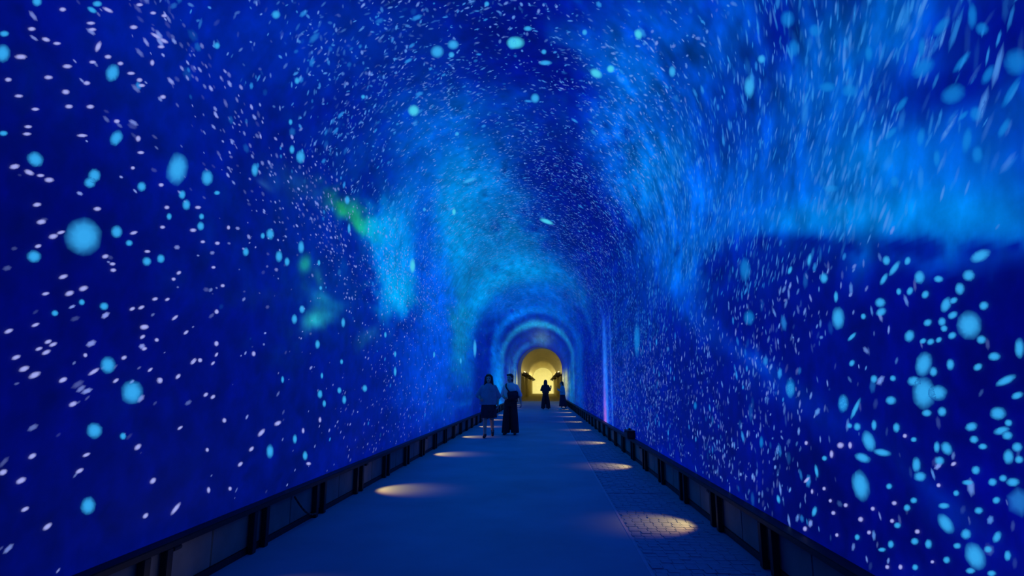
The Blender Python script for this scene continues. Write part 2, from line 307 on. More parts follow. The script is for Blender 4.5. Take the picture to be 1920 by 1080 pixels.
# the large soft stars of the picture: distance, girth, two half axes on the wall, sort
BIG_STARS = [
(2.249,3.1,0.0173,0.013,0.0046,-0.0172,'c'),
(2.143,2.762,0.0263,0.0168,0.0052,-0.0314,'c'),
(2.542,3.309,0.0202,0.0154,0.0046,-0.0114,'c'),
(2.526,3.26,0.0229,0.0044,-0.0023,-0.0127,'c'),
(2.741,3.025,0.0345,0.0096,-0.0071,-0.0449,'c'),
(2.373,2.359,0.0315,-0.0036,-0.0102,-0.029,'c'),
(2.832,2.68,0.03,0.0001,-0.0172,-0.0413,'c'),
(2.718,2.413,0.0316,0.0123,0.0046,-0.0283,'c'),
(2.696,2.365,0.0289,0.0109,0.0037,-0.0224,'c'),
(3.361,2.71,0.0783,0.0198,-0.012,-0.0893,'c'),
(3.683,2.773,0.0526,0.0203,0.0073,-0.0454,'c'),
(4.29,3.077,0.0411,0.0165,0.0134,-0.0415,'c'),
(3.066,2.479,0.0283,0.0104,0.0038,-0.0232,'c'),
(2.205,2.411,0.0154,0.0073,0.0016,-0.0094,'c'),
(3.429,3.661,0.0197,0.0137,0.0115,-0.0151,'c'),
(2.136,2.853,0.0165,0.0113,0.0018,-0.011,'c'),
(2.378,3.153,0.0137,0.0101,0.0024,-0.0081,'w'),
(2.254,2.959,0.0147,0.0102,0.0016,-0.0081,'w'),
(2.331,2.956,0.0176,0.0069,-0.0007,-0.0096,'w'),
(2.39,2.974,0.0163,0.0108,0.0014,-0.0068,'w'),
(2.226,2.797,0.0225,0.0143,0.0016,-0.0097,'w'),
(2.465,2.896,0.0214,0.0131,0.0015,-0.0089,'w'),
(2.375,2.782,0.0181,0.0107,0.0014,-0.0086,'w'),
(2.187,2.66,0.0124,0.0072,0.0013,-0.0079,'w'),
(2.246,2.613,0.0162,0.0089,0.0011,-0.0065,'w'),
(2.334,2.594,0.0156,0.0082,0.0011,-0.0067,'w'),
(2.478,2.763,0.0175,0.0098,0.0018,-0.0107,'w'),
(2.508,2.7,0.0179,0.0095,0.0015,-0.0089,'w'),
(2.633,2.765,0.0196,0.0104,0.0015,-0.0094,'w'),
(2.591,2.877,0.017,0.0098,0.0015,-0.0093,'w'),
(2.605,3.007,0.0167,0.0104,0.0017,-0.0073,'w'),
(2.691,3.093,0.0173,0.011,0.0026,-0.0091,'w'),
(2.609,2.59,0.0254,0.0119,0.0012,-0.0073,'w'),
(2.313,2.495,0.0152,0.0074,0.0011,-0.0066,'w'),
(2.313,2.459,0.0169,0.008,0.0011,-0.0066,'w'),
(2.28,2.285,0.0186,0.0112,0.0033,-0.0088,'w'),
(2.353,2.286,0.0205,0.0009,-0.002,-0.0107,'w'),
(2.412,2.294,0.0162,0.0063,0.0011,-0.0067,'w'),
(2.46,2.29,0.0205,0.0078,0.0017,-0.0103,'w'),
(3.026,2.678,0.0224,0.0097,0.0014,-0.0084,'w'),
(2.819,2.775,0.0173,0.0086,0.0016,-0.0099,'w'),
(2.56,3.169,0.0175,0.0122,0.0022,-0.0068,'w'),
(2.541,3.193,0.019,0.0135,0.0023,-0.0068,'w'),
(2.935,3.096,0.0177,0.0104,0.0029,-0.0098,'w'),
(2.959,3.075,0.0207,0.0119,0.0022,-0.008,'w'),
(3.141,3.101,0.0201,0.011,0.0031,-0.0104,'w'),
(2.618,3.107,0.0125,0.0028,-0.0053,-0.0283,'w'),
(2.992,2.751,0.0165,0.0076,0.0024,-0.0146,'w'),
(2.877,3.504,0.0151,0.0114,0.0039,-0.0068,'w'),
(2.954,3.543,0.0157,0.0118,0.0041,-0.0069,'w'),
(2.775,3.482,0.0163,0.0126,0.0036,-0.0067,'w'),
(2.61,3.323,0.0265,0.0078,-0.0008,-0.0095,'w'),
(2.794,3.348,0.0194,0.0138,0.0039,-0.0087,'w'),
(2.954,3.403,0.0322,0.0066,-0.0015,-0.0095,'w'),
(3.021,3.415,0.0286,0.0081,-0.0008,-0.0106,'w'),
(3.018,3.371,0.0197,0.0131,0.0036,-0.0074,'w'),
(2.865,3.098,0.0218,0.0131,0.0022,-0.0077,'w'),
(2.779,3.107,0.016,0.0099,0.0025,-0.0084,'w'),
(2.993,3.246,0.0126,0.0079,0.0053,-0.0134,'w'),
(2.979,2.562,0.0135,0.0055,0.0013,-0.0082,'w'),
(3.228,2.55,0.0188,0.007,0.0016,-0.01,'w'),
(2.705,2.073,0.0878,0.0239,0.0121,-0.0734,'c'),
(2.92,2.158,0.0331,0.0093,0.0045,-0.0277,'c'),
(2.441,1.904,0.0287,0.0067,0.0038,-0.0231,'c'),
(3.022,2.12,0.0217,0.0056,0.0023,-0.0143,'c'),
(3.181,2.047,0.0297,0.0067,0.0035,-0.0213,'c'),
(3.299,2.091,0.0287,0.0066,0.0036,-0.022,'c'),
(3.487,2.506,0.0325,0.0108,0.0046,-0.0284,'c'),
(3.662,2.478,0.0237,0.0074,0.0028,-0.0173,'c'),
(3.663,2.409,0.0315,0.0092,0.0039,-0.0247,'c'),
(3.332,2.376,0.0198,0.0061,0.0029,-0.0181,'c'),
(4.272,2.372,0.0368,0.009,0.0045,-0.0284,'c'),
(2.976,1.416,0.043,0.0016,0.006,-0.0366,'c'),
(3.434,2.559,0.0281,0.0099,0.0038,-0.0234,'c'),
(3.815,2.707,0.0301,0.0107,0.0021,-0.013,'c'),
(2.897,1.732,0.0245,0.0035,0.0028,-0.0172,'c'),
(2.747,1.732,0.0155,0.0023,0.0021,-0.0128,'c'),
(2.597,1.655,0.0159,0.0021,0.002,-0.012,'c'),
(2.417,2.15,0.0174,0.0082,0.0026,-0.0078,'w'),
(2.452,2.076,0.0195,0.0086,0.0032,-0.0095,'w'),
(2.527,2.025,0.0201,0.0096,0.0041,-0.0094,'w'),
(2.566,2.056,0.0185,0.0099,0.0032,-0.0062,'w'),
(2.454,1.957,0.0135,0.007,0.0033,-0.0067,'w'),
(2.766,2.243,0.0208,0.0068,0.0016,-0.0095,'w'),
(2.861,2.003,0.0181,0.0084,0.0047,-0.0086,'w'),
(2.918,1.973,0.0176,0.0039,0.0013,-0.0078,'w'),
(2.929,1.94,0.0177,0.0037,0.0014,-0.0088,'w'),
(2.615,1.841,0.0203,0.0101,0.0045,-0.0077,'w'),
(2.746,1.804,0.0222,0.0103,0.0058,-0.0097,'w'),
(2.665,1.765,0.0209,0.0097,0.0056,-0.0095,'w'),
(2.531,1.741,0.0162,0.0059,0.0027,-0.0064,'w'),
(2.501,1.587,0.016,0.008,0.0038,-0.0058,'w'),
(2.374,1.545,0.0159,0.0081,0.0043,-0.007,'w'),
(2.582,1.514,0.0153,0.007,0.0044,-0.0068,'w'),
(2.612,1.503,0.0173,0.0078,0.0045,-0.0069,'w'),
(2.538,1.477,0.015,0.0062,0.0036,-0.0061,'w'),
(2.58,1.463,0.018,0.009,0.0054,-0.0074,'w'),
(2.429,1.431,0.0165,0.0075,0.0045,-0.0072,'w'),
(2.477,1.381,0.0202,0.0085,0.0055,-0.0089,'w'),
(2.536,1.354,0.0238,0.0106,0.0065,-0.0097,'w'),
(2.696,1.334,0.0171,0.0084,0.0062,-0.0076,'w'),
(2.814,1.462,0.0114,0.0006,0.0015,-0.0092,'w'),
(3.088,1.463,0.0163,0.0068,0.0065,-0.0079,'w'),
(3.047,2.188,0.0232,0.0115,0.0042,-0.0072,'w'),
(3.223,1.652,0.0288,0.0067,0.0051,-0.0121,'w'),
(3.217,1.593,0.0156,0.0099,0.0079,-0.0063,'w'),
(3.343,1.585,0.0159,0.0013,0.0016,-0.0098,'w'),
(3.179,1.765,0.02,0.01,0.0062,-0.0069,'w'),
(3.107,1.747,0.0168,0.0085,0.0059,-0.0068,'w'),
(3.244,1.524,0.0176,0.0059,0.0054,-0.0076,'w'),
(3.411,1.338,0.0229,0.0002,0.0025,-0.0153,'w'),
(3.584,1.363,0.0177,0.0106,0.0091,-0.006,'w'),
(3.287,1.833,0.0205,0.0072,0.0046,-0.0079,'w'),
(3.4,1.848,0.0172,0.0085,0.0061,-0.0063,'w'),
(3.492,1.742,0.0227,0.0157,0.0085,-0.0054,'w'),
(3.983,1.61,0.0223,0.0017,0.0025,-0.0154,'w'),
(3.805,1.482,0.0203,0.0009,0.002,-0.0122,'w'),
(3.994,2.044,0.0228,0.0041,0.0017,-0.0105,'w'),
(3.62,1.658,0.0183,0.0125,0.0094,-0.0055,'w'),
(3.704,2.306,0.022,0.0058,0.0014,-0.0087,'w'),
(3.878,2.341,0.0262,0.0068,0.0017,-0.0104,'w'),
(3.283,2.291,0.0191,0.0055,0.0014,-0.0089,'w'),
(3.585,2.357,0.0283,0.008,0.0017,-0.0109,'w'),
(3.175,2.107,0.0208,0.0051,0.0012,-0.0075,'w'),
(3.302,2.427,0.0195,0.0064,0.0016,-0.0101,'w'),
(3.613,2.529,0.027,0.0089,0.0016,-0.0098,'w'),
(3.726,1.473,0.0209,0.0171,0.0095,-0.0044,'w'),
(3.995,1.531,0.0134,0.0135,0.0117,-0.0038,'w'),
(3.961,1.467,0.0169,0.0115,0.0102,-0.005,'w'),
(2.884,1.379,0.0278,0.0156,0.0068,-0.007,'w'),
(3.948,1.84,0.0222,0.0029,0.0016,-0.0103,'w'),
(3.484,2.038,0.0172,0.0107,0.0083,-0.0066,'w'),
(3.439,1.987,0.0171,0.0033,0.0015,-0.0091,'w'),
(4.001,2.496,0.0187,0.0054,0.0021,-0.0134,'w'),
(3.858,2.155,0.0215,0.0046,0.0014,-0.0089,'w'),
(4.524,1.568,0.0256,0.0015,0.0027,-0.0174,'w'),
(3.186,1.269,0.0691,-0.0006,0.0088,-0.0542,'c'),
(2.939,1.07,0.0429,-0.0032,0.0054,-0.033,'c'),
(2.96,0.685,0.0386,-0.0151,-0.0067,-0.0331,'c'),
(3.152,1.023,0.02,-0.0017,0.0026,-0.016,'c'),
(4.933,0.744,0.0527,-0.0058,0.0073,-0.0466,'c'),
(5.682,0.62,0.0485,-0.0057,0.0056,-0.0366,'c'),
(5.419,0.805,0.0381,-0.0034,0.0054,-0.0351,'c'),
(5.969,1.222,0.0544,-0.0007,0.0055,-0.0362,'c'),
(6.72,1.145,0.0587,-0.0013,0.006,-0.0405,'c'),
(6.103,1.119,0.0405,-0.0012,0.0046,-0.0307,'c'),
(7.484,1.278,0.0849,-0.0002,0.0055,-0.0377,'c'),
(6.541,1.257,0.0559,-0.0004,0.0044,-0.0297,'c'),
(2.777,1.213,0.0195,0.0073,0.0067,-0.0093,'w'),
(3.282,0.95,0.02,0.0105,0.0122,-0.01,'w'),
(2.585,0.98,0.0156,0.0066,0.0066,-0.0086,'w'),
(2.545,0.877,0.019,0.0064,0.007,-0.01,'w'),
(2.45,0.927,0.0144,0.0053,0.0066,-0.0095,'w'),
(2.723,0.637,0.0185,0.0085,0.0083,-0.0091,'w'),
(2.587,0.744,0.0158,0.0044,0.0053,-0.0077,'w'),
(2.874,0.873,0.0192,0.0065,0.0068,-0.0083,'w'),
(2.905,0.949,0.0194,0.0051,0.0051,-0.0071,'w'),
(3.447,0.733,0.0181,0.0102,0.0143,-0.0106,'w'),
(3.414,0.538,0.016,0.0081,0.0119,-0.0095,'w'),
(3.697,0.521,0.035,0.0235,0.0151,-0.0096,'w'),
(3.047,1.333,0.0159,0.0092,0.0071,-0.0064,'w'),
(2.697,1.332,0.0185,0.0079,0.0055,-0.0076,'w'),
(3.584,1.367,0.0166,0.0121,0.0113,-0.0063,'w'),
(4.174,1.051,0.0231,-0.0013,0.0023,-0.0148,'w'),
(3.988,0.858,0.0174,-0.0019,0.0019,-0.012,'w'),
(4.609,0.798,0.0254,0.0124,0.0184,-0.0095,'w'),
(4.454,0.699,0.0252,0.0105,0.0165,-0.0098,'w'),
(3.999,1.227,0.0202,0.0101,0.0127,-0.008,'w'),
(3.909,1.244,0.0193,0.01,0.0122,-0.0078,'w'),
(4.755,0.916,0.0423,0.0212,0.0235,-0.0113,'w'),
(5.041,0.976,0.0506,0.0106,0.0187,-0.0142,'w'),
(3.414,1.339,0.0185,0.0002,0.0023,-0.0141,'w'),
(4.05,0.575,0.0178,-0.0031,0.0029,-0.018,'w'),
(4.333,0.536,0.0203,-0.0035,0.002,-0.0128,'w'),
(5.779,0.531,0.05,-0.0065,0.0022,-0.0143,'w'),
(5.597,0.869,0.0271,-0.002,0.0034,-0.0224,'w'),
(6.01,0.951,0.0313,-0.0018,0.0036,-0.0241,'w'),
(3.658,1.033,0.0204,0.008,0.0078,-0.0066,'w'),
(3.314,1.401,0.0156,0.0104,0.0073,-0.0051,'w'),
(3.804,1.481,0.0196,0.0009,0.0019,-0.0118,'w'),
(3.735,1.468,0.0221,0.0161,0.0098,-0.0051,'w'),
(3.223,1.654,0.0288,0.003,0.0017,-0.0102,'w'),
(3.948,1.842,0.0214,0.0028,0.0023,-0.0145,'w'),
(3.981,1.612,0.0215,0.0016,0.0023,-0.0145,'w'),
(3.261,8.605,-0.0474,0.0365,0.0298,0.0303,'d'),
(3.074,8.826,-0.0411,0.0295,0.0164,0.0241,'d'),
(2.336,9.523,-0.0533,-0,-0.0223,0.0395,'d'),
(2.192,9.728,-0.0509,0.0049,-0.0141,0.0361,'d'),
(2.095,9.863,-0.0228,0.0117,0.0045,0.024,'d'),
(2.2,9.42,-0.0394,-0.0075,-0.015,0.0231,'d'),
(1.89,9.775,-0.0401,0.025,0.0071,0.0377,'d'),
(2.893,9.318,-0.0579,0.0326,0.0055,0.0281,'d'),
(2.616,9.938,-0.0253,0.0096,0.0044,0.023,'d'),
(3.181,9.767,-0.0662,0.0242,0.0035,0.0181,'d'),
(2.041,9.486,-0.0176,0.0127,0.0076,0.0402,'d'),
(2.007,9.563,-0.023,0.016,0.0037,0.0197,'d'),
(2.124,9.629,-0.0377,-0.0129,-0.0095,0.0135,'d'),
(1.93,9.867,-0.0357,-0.0272,-0.0097,0.0116,'d'),
(2.155,9.84,-0.0211,-0.0052,-0.0062,0.0096,'d'),
(2.012,9.749,-0.0243,-0.0167,-0.0131,0.0157,'d'),
(2.325,9.436,-0.0183,0.0133,0.0117,0.0348,'d'),
(2.5,9.61,-0.0354,-0.013,-0.0141,0.0156,'d'),
(2.403,9.814,-0.0186,0.0113,0.0146,0.0292,'d'),
(2.599,9.704,-0.0404,-0.0064,-0.0126,0.0162,'d'),
(2.156,9.944,-0.0181,0.0112,0.0166,0.0362,'d'),
(2.327,9.945,-0.016,0.0068,0.0056,0.0293,'d'),
(1.982,9.976,-0.0232,-0.0184,-0.0102,0.0111,'d'),
(2.116,10.02,-0.0213,0.0092,0.005,0.0266,'d'),
(3.1,9.179,-0.0702,0.0402,0.0071,0.0229,'d'),
(3.322,8.777,-0.0434,0.0296,0.0262,0.0337,'d'),
(2.689,9.228,-0.0244,0.0157,0.0086,0.0341,'d'),
(2.747,10.291,-0.0246,0.0056,0.0036,0.0186,'c'),
(2.593,10.328,-0.0152,0.0074,0.0112,0.0131,'c'),
(2.528,10.417,-0.0275,0.0054,0.0044,0.0232,'c'),
(2.175,10.403,-0.0392,-0.0049,-0.0063,0.0178,'c'),
(2.245,10.465,-0.025,0.005,0.0034,0.0178,'c'),
(2.301,10.508,-0.0206,0.0036,0.0037,0.0195,'c'),
(2.389,10.56,-0.0188,0.0096,0.0198,0.0213,'c'),
(2.343,10.549,-0.0181,-0.0045,-0.0052,0.0096,'c'),
(2.28,10.657,-0.05,0.0054,0.008,0.0424,'c'),
(2.193,10.592,-0.0174,-0.005,-0.0063,0.0126,'c'),
(2.645,10.666,-0.0244,0.0083,0.0158,0.0199,'c'),
(3.244,10.512,-0.0529,0.0064,0.0096,0.0493,'c'),
(3.357,10.26,-0.037,0.0072,0.0049,0.0248,'c'),
(2.835,10.484,-0.0345,0.0052,0.0037,0.019,'c'),
(2.837,10.531,-0.0319,-0.0064,-0.0103,0.0151,'c'),
(2.359,10.607,-0.022,-0.006,-0.006,0.0108,'c'),
(2.513,10.62,-0.0214,-0.0041,-0.0054,0.0118,'c'),
(2.425,10.626,-0.0186,0.0021,0.0028,0.0146,'c'),
(2.418,10.655,-0.0164,0.0017,0.0022,0.0116,'c'),
(2.378,10.688,-0.0185,-0.0056,-0.006,0.0106,'c'),
(2.458,10.699,-0.0144,-0.0065,-0.0069,0.0074,'c'),
(2.51,10.703,-0.0185,-0.0054,-0.006,0.0097,'c'),
(2.558,10.696,-0.0177,-0.0039,-0.0042,0.0088,'c'),
(2.228,10.717,-0.019,0.0016,0.0025,0.0133,'c'),
(2.063,10.761,-0.0161,0.0011,0.0052,0.0275,'c'),
(2.574,10.797,-0.0388,0.0087,0.0242,0.0401,'c'),
(2.517,10.83,-0.0198,0.0005,0.0031,0.0165,'c'),
(2.179,10.783,-0.0229,0.0012,0.0024,0.0129,'c'),
(2.265,10.819,-0.0183,-0.0068,-0.0053,0.0095,'c'),
(2.96,10.855,-0.0246,0.0003,0.0031,0.0159,'c'),
(2.804,10.854,-0.0192,0.0003,0.0023,0.0117,'c'),
(2.41,10.804,-0.0181,0.0007,0.0035,0.0186,'c'),
(3.149,10.768,-0.0171,0.0064,0.0166,0.0125,'c'),
(2.603,10.466,-0.0145,0.0073,0.013,0.0126,'c'),
(2.682,10.455,-0.0155,0.0026,0.0025,0.0131,'c'),
(2.505,10.498,-0.0133,0.0094,0.0152,0.0104,'c'),
(2.412,10.447,-0.0228,0.0044,0.0022,0.0118,'c'),
(2.993,10.533,-0.0192,0.0024,0.0025,0.0127,'c'),
(2.143,10.871,-0.0381,-0.0129,-0.004,0.0104,'c'),
(3.122,10.628,-0.0353,-0.0146,-0.0099,0.007,'c'),
(2.653,10.869,-0.0367,0.0003,0.0033,0.0173,'c'),
(2.694,10.342,-0.0352,-0.0207,-0.0137,0.0098,'c'),
(2.785,10.376,-0.0252,-0.0181,-0.0135,0.0079,'c'),
(3.243,10.39,-0.019,0.003,0.0051,0.0258,'c'),
(3.512,10.112,-0.0198,0.0063,0.0182,0.0294,'c'),
(3.795,10.12,-0.0217,0.0083,0.0225,0.0183,'c'),
(3.947,10.911,-0.0554,-0.0003,0.0085,0.0426,'c'),
(3.279,10.984,-0.0414,-0.0012,0.0072,0.037,'c'),
(2.597,10.92,-0.0584,-0.0006,0.0103,0.0538,'c'),
(2.507,10.919,-0.0434,-0.0005,0.0048,0.0252,'c'),
(2.84,10.958,-0.0336,-0.0008,0.0032,0.0168,'c'),
(2.593,11.006,-0.0254,-0.0011,0.0023,0.0122,'c'),
(2.495,10.996,-0.0214,-0.0009,0.0031,0.0161,'c'),
(2.201,10.99,-0.0296,-0.0014,0.0036,0.0193,'c'),
(2.342,11.047,-0.0261,-0.0067,-0.0023,0.0129,'c'),
(2.197,11.051,-0.0294,-0.0081,-0.0017,0.0108,'c'),
(2.173,11.066,-0.0191,-0.0016,0.0024,0.0126,'c'),
(2.159,11.021,-0.0142,-0.0009,0.0019,0.0101,'c'),
(2.103,10.924,-0.0209,-0.0062,-0.0024,0.0092,'c'),
(2.137,11.103,-0.0183,-0.0019,0.0026,0.0136,'c'),
(2.182,11.141,-0.0191,-0.0023,0.004,0.0214,'c'),
(2.137,11.145,-0.0152,-0.0019,0.0021,0.0111,'c'),
(2.337,11.095,-0.0185,-0.0017,0.0023,0.0122,'c'),
(2.297,11.117,-0.0178,-0.0018,0.0018,0.0093,'c'),
(2.556,11.146,-0.0155,-0.0016,0.0037,0.0194,'c'),
(2.497,11.145,-0.0236,-0.011,-0.0131,0.0184,'c'),
(2.55,11.201,-0.0242,-0.003,0.0028,0.0148,'c'),
(3.068,11.169,-0.0444,-0.0126,-0.0188,0.0381,'c'),
(2.961,11.213,-0.0581,-0.0006,0.0068,0.0141,'c'),
(3.142,11.26,-0.0552,0.0044,0.015,0.0187,'c'),
(3.19,11.406,-0.066,-0.018,-0.0126,0.0576,'c'),
(2.933,11.368,-0.0204,-0.0034,0.0023,0.0119,'c'),
(2.755,11.399,-0.0204,-0.0039,0.0021,0.0111,'c'),
(2.811,11.442,-0.0213,-0.0043,0.0025,0.0129,'c'),
(2.706,11.238,-0.0249,-0.0033,0.0051,0.0267,'c'),
(2.691,11.286,-0.0343,-0.0052,0.0033,0.0171,'c'),
(2.35,11.211,-0.0185,-0.0026,0.0026,0.0136,'c'),
(2.402,11.265,-0.0251,-0.004,0.0016,0.0083,'c'),
(2.274,11.243,-0.0172,-0.0028,0.0022,0.0117,'c'),
(2.221,11.221,-0.0148,-0.0023,0.0019,0.0102,'c'),
(2.179,11.228,-0.0237,-0.0038,0.0024,0.0125,'c'),
(2.475,11.318,-0.0143,-0.0026,0.0019,0.0099,'c'),
(2.268,11.306,-0.0144,-0.0084,-0.0051,0.0077,'c'),
(2.364,11.362,-0.0185,-0.0038,0.002,0.0108,'c'),
(2.558,11.383,-0.0284,-0.0057,0.002,0.0103,'c'),
(2.561,11.454,-0.0272,-0.0174,-0.0256,0.0228,'c'),
(2.45,11.468,-0.0238,-0.0058,0.0032,0.0167,'c'),
(2.29,11.439,-0.0131,0.0014,0.0133,0.019,'c'),
(2.417,11.542,-0.0388,-0.0223,-0.0184,0.0323,'c'),
(2.452,11.604,-0.0216,-0.0065,0.0018,0.0096,'c'),
(2.342,11.58,-0.0178,-0.0054,0.0017,0.0092,'c'),
(2.584,11.602,-0.0176,-0.005,0.0022,0.0117,'c'),
(2.802,11.695,-0.0182,-0.0054,0.0021,0.0111,'c'),
(2.783,11.58,-0.0232,-0.0059,0.0024,0.0127,'c'),
(2.689,11.567,-0.0192,-0.005,0.0032,0.0168,'c'),
(2.509,11.527,-0.0187,-0.0049,0.0019,0.01,'c'),
(2.343,11.496,-0.0162,-0.0043,0.002,0.0106,'c'),
(2.252,11.493,-0.0132,-0.0037,0.0029,0.0152,'c'),
(3.275,11.685,-0.0217,-0.0054,0.0026,0.0132,'c'),
(2.972,11.642,-0.0206,-0.0054,0.0029,0.0153,'c'),
(3.053,11.688,-0.028,-0.0075,0.0017,0.0087,'c'),
(3.751,11.654,-0.0249,-0.0022,0.0199,0.0283,'c'),
(3.004,11.085,-0.0187,-0.0012,0.0041,0.0212,'c'),
(2.821,11.084,-0.0219,-0.0015,0.0035,0.0182,'c'),
(3.162,11.103,-0.0278,-0.0019,0.0033,0.0168,'c'),
(3.238,11.103,-0.0219,-0.0015,0.0022,0.0115,'c'),
(3.557,11.313,-0.0263,-0.0032,0.0025,0.0125,'c'),
(3.161,11.01,-0.015,0.0034,0.0451,0.0439,'c'),
(2.901,11.539,-0.0226,-0.0052,0.0022,0.0116,'c'),
(2.703,11.128,-0.0175,-0.0016,0.0018,0.0095,'c'),
(4.297,11.684,-0.0255,-0.0065,-0.0061,0.0226,'c'),
(3.674,11.403,-0.0187,-0.0041,-0.0059,0.0301,'c'),
(3.905,11.791,-0.026,-0.0061,0.0027,0.0135,'w'),
(3.512,11.612,-0.021,-0.0044,0.002,0.0102,'w'),
(3.363,11.54,-0.0192,-0.0038,0.0019,0.0097,'w'),
(3.222,11.583,-0.0211,-0.0046,0.0022,0.0111,'w'),
(3.096,11.504,-0.0162,-0.0033,0.0017,0.0089,'w'),
(3.357,11.218,-0.0312,-0.0031,0.0027,0.0138,'w'),
(2.94,11.528,-0.0145,-0.0032,0.0016,0.0084,'w'),
(2.764,11.117,-0.0131,-0.0011,0.0016,0.0081,'w'),
(3.154,11.632,-0.0167,-0.004,0.0018,0.009,'w'),
(3.023,11.759,-0.0152,-0.0045,0.0017,0.0086,'w'),
(2.914,11.727,-0.0141,-0.0042,0.0019,0.0099,'w'),
(3.495,11.728,-0.0165,-0.0041,0.0018,0.009,'w'),
(3.534,11.549,-0.0171,-0.0033,0.0018,0.0092,'w'),
(3.597,11.492,-0.0178,-0.003,0.0019,0.0094,'w'),
(3.758,11.537,-0.0146,-0.0026,0.0026,0.0131,'w'),
(3.818,11.478,-0.0348,-0.0192,-0.0114,0.0036,'w'),
(3.467,11.279,-0.0187,-0.0021,0.0036,0.0183,'w'),
(3.78,11.246,-0.0199,-0.0019,0.0022,0.0112,'w'),
(3.253,11.208,-0.0165,-0.0016,0.003,0.0153,'w'),
(2.906,11.44,-0.0171,-0.0033,0.0016,0.0084,'w'),
(2.756,11.532,-0.0152,-0.0036,0.0017,0.0087,'w'),
(2.468,11.203,-0.0134,-0.0066,-0.0036,0.005,'w'),
(2.575,11.304,-0.0112,-0.0018,0.0014,0.0074,'w'),
(2.677,11.636,-0.0106,-0.0031,0.0012,0.0061,'w'),
(5.441,6.194,-0.0012,0.0764,0.0882,-0.0044,'b'),
(5.68,7.111,0.0101,0.0575,0.072,-0.0143,'b'),
(5.471,7.264,-0.0296,0.0351,0.0542,0.0074,'b'),
(4.72,7.463,-0.0387,0.026,0.0384,0.0243,'b'),
(5.191,6.334,-0.0041,0.0368,0.0348,-0.001,'c'),
(5.771,6.516,-0.0167,0.061,0.0421,0.0001,'c'),
(4.833,7.913,-0.0344,0.0275,0.0544,0.0182,'c'),
(3.986,8.661,-0.0541,0.0328,0.0496,0.047,'c'),
(3.689,8.611,-0.034,0.023,0.0182,0.017,'c'),
(5.565,6.5,-0.0059,0.0236,0.0394,0,'c'),
(6.593,6.386,-0.0093,0.0457,0.0983,-0.0015,'c'),
(5.064,6.924,-0.0114,0.0218,0.0381,0.0029,'c'),
(5.352,5.348,0.0328,0.0539,0.0797,-0.0161,'c'),
(5.325,5.531,0.0221,0.0471,0.0636,-0.0106,'c'),
(5.485,5.485,0.0134,0.026,0.0424,-0.0072,'c'),
(4.953,3.481,0.059,0.0261,0.0328,-0.0416,'c'),
(4.769,3.475,0.0331,0.0151,0.0204,-0.0268,'c'),
(4.37,3.972,0.0232,0.0154,0.021,-0.0166,'c'),
(3.728,4.173,0.0265,0.0231,0.0222,-0.0167,'c'),
(4.804,5.948,0.0031,0.0203,0.03,-0.003,'c'),
(5.451,6.155,0.0005,0.0382,0.0883,-0.005,'c'),
(4.579,3.663,0.0215,0.0114,0.016,-0.017,'c'),
(5.309,4.419,0.0223,0.0163,0.0224,-0.0102,'c'),
(7.237,5.264,0.0208,0.0234,0.0484,-0.0081,'c'),
(8.955,5.207,0.0229,0.1027,0.0701,0.0001,'c'),
(6.17,4.853,0.0583,0.0509,0.0867,-0.024,'b'),
(4.643,2.622,0.056,0.0155,0.0063,-0.0403,'c'),
(4.835,2.466,0.0534,0.0125,0.0065,-0.0416,'c'),
(4.998,2.453,0.0427,0.0096,0.0051,-0.033,'c'),
(4.518,2.572,0.0295,0.0081,0.0033,-0.0211,'c'),
(5.391,2.057,0.0528,0.0072,0.0048,-0.0314,'c'),
(5.236,1.941,0.0497,0.0059,0.0057,-0.0372,'c'),
(6.55,2.055,0.0533,0.006,0.0069,-0.0463,'c'),
(5.824,1.742,0.0514,0.0038,0.0056,-0.0372,'c'),
(6.24,3.489,0.0546,0.0194,0.0325,-0.0342,'c'),
(8.771,4.285,0.0431,0.0177,0.0524,-0.0171,'c'),
(7.954,3.788,0.0451,0.015,0.0395,-0.0231,'c'),
(5.277,2.664,0.0556,0.014,0.0075,-0.0489,'c'),
(5.731,2.606,0.0325,0.0072,0.004,-0.0264,'c'),
(5.818,2.347,0.0332,0.0058,0.0029,-0.019,'c'),
(8.36,2.075,0.0571,0.0052,0.0053,-0.0373,'c'),
(8.961,1.817,0.0651,0.0037,0.0055,-0.0396,'c'),
(8.999,1.54,0.0762,0.002,0.0086,-0.0621,'c'),
(6.565,1.591,0.0411,0.0018,0.0037,-0.0249,'c'),
(5.993,1.417,0.0294,0.0006,0.004,-0.0265,'c'),
(12.199,1.989,0.0998,0.0056,0.0067,-0.0538,'c'),
(16.17,2.033,0.174,0.0078,0.0077,-0.0709,'c'),
(6.515,3.213,0.038,0.011,0.0273,-0.0467,'c'),
(5.076,1.364,0.0247,0.0003,0.004,-0.0257,'c'),
(19.486,2.612,0.4047,0.0271,0.0233,-0.2454,'c'),
(9.664,3.432,0.1396,0.0313,0.11,-0.0893,'b'),
(9.878,4.724,0.0535,0.0268,0.122,-0.0246,'b'),
(10.11,10.069,-0.266,0.0219,0.0573,0.2419,'d'),
(4.621,9.94,-0.0988,0.0208,0.0155,0.0759,'d'),
(4.609,10.343,-0.0967,0.0118,0.0099,0.0484,'d'),
(4.542,11.313,-0.0339,-0.0032,0.0076,0.0378,'d'),
(6.408,11.099,-0.0575,-0.0019,0.0077,0.0361,'d'),
(3.947,10.903,-0.0603,-0.0002,0.0103,0.0516,'d'),
(3.289,10.988,-0.0413,-0.0012,0.0077,0.0395,'d'),
(11.884,6.56,0.0656,0.1241,0.142,-0.0137,'b'),
]
def _h(ix,iy,sd):
    n=(ix*374761393+iy*668265263+sd*974634541)&0xffffffff
    n=((n^(n>>13))*1274126177)&0xffffffff
    return ((n^(n>>16))&0xffff)/65535.0
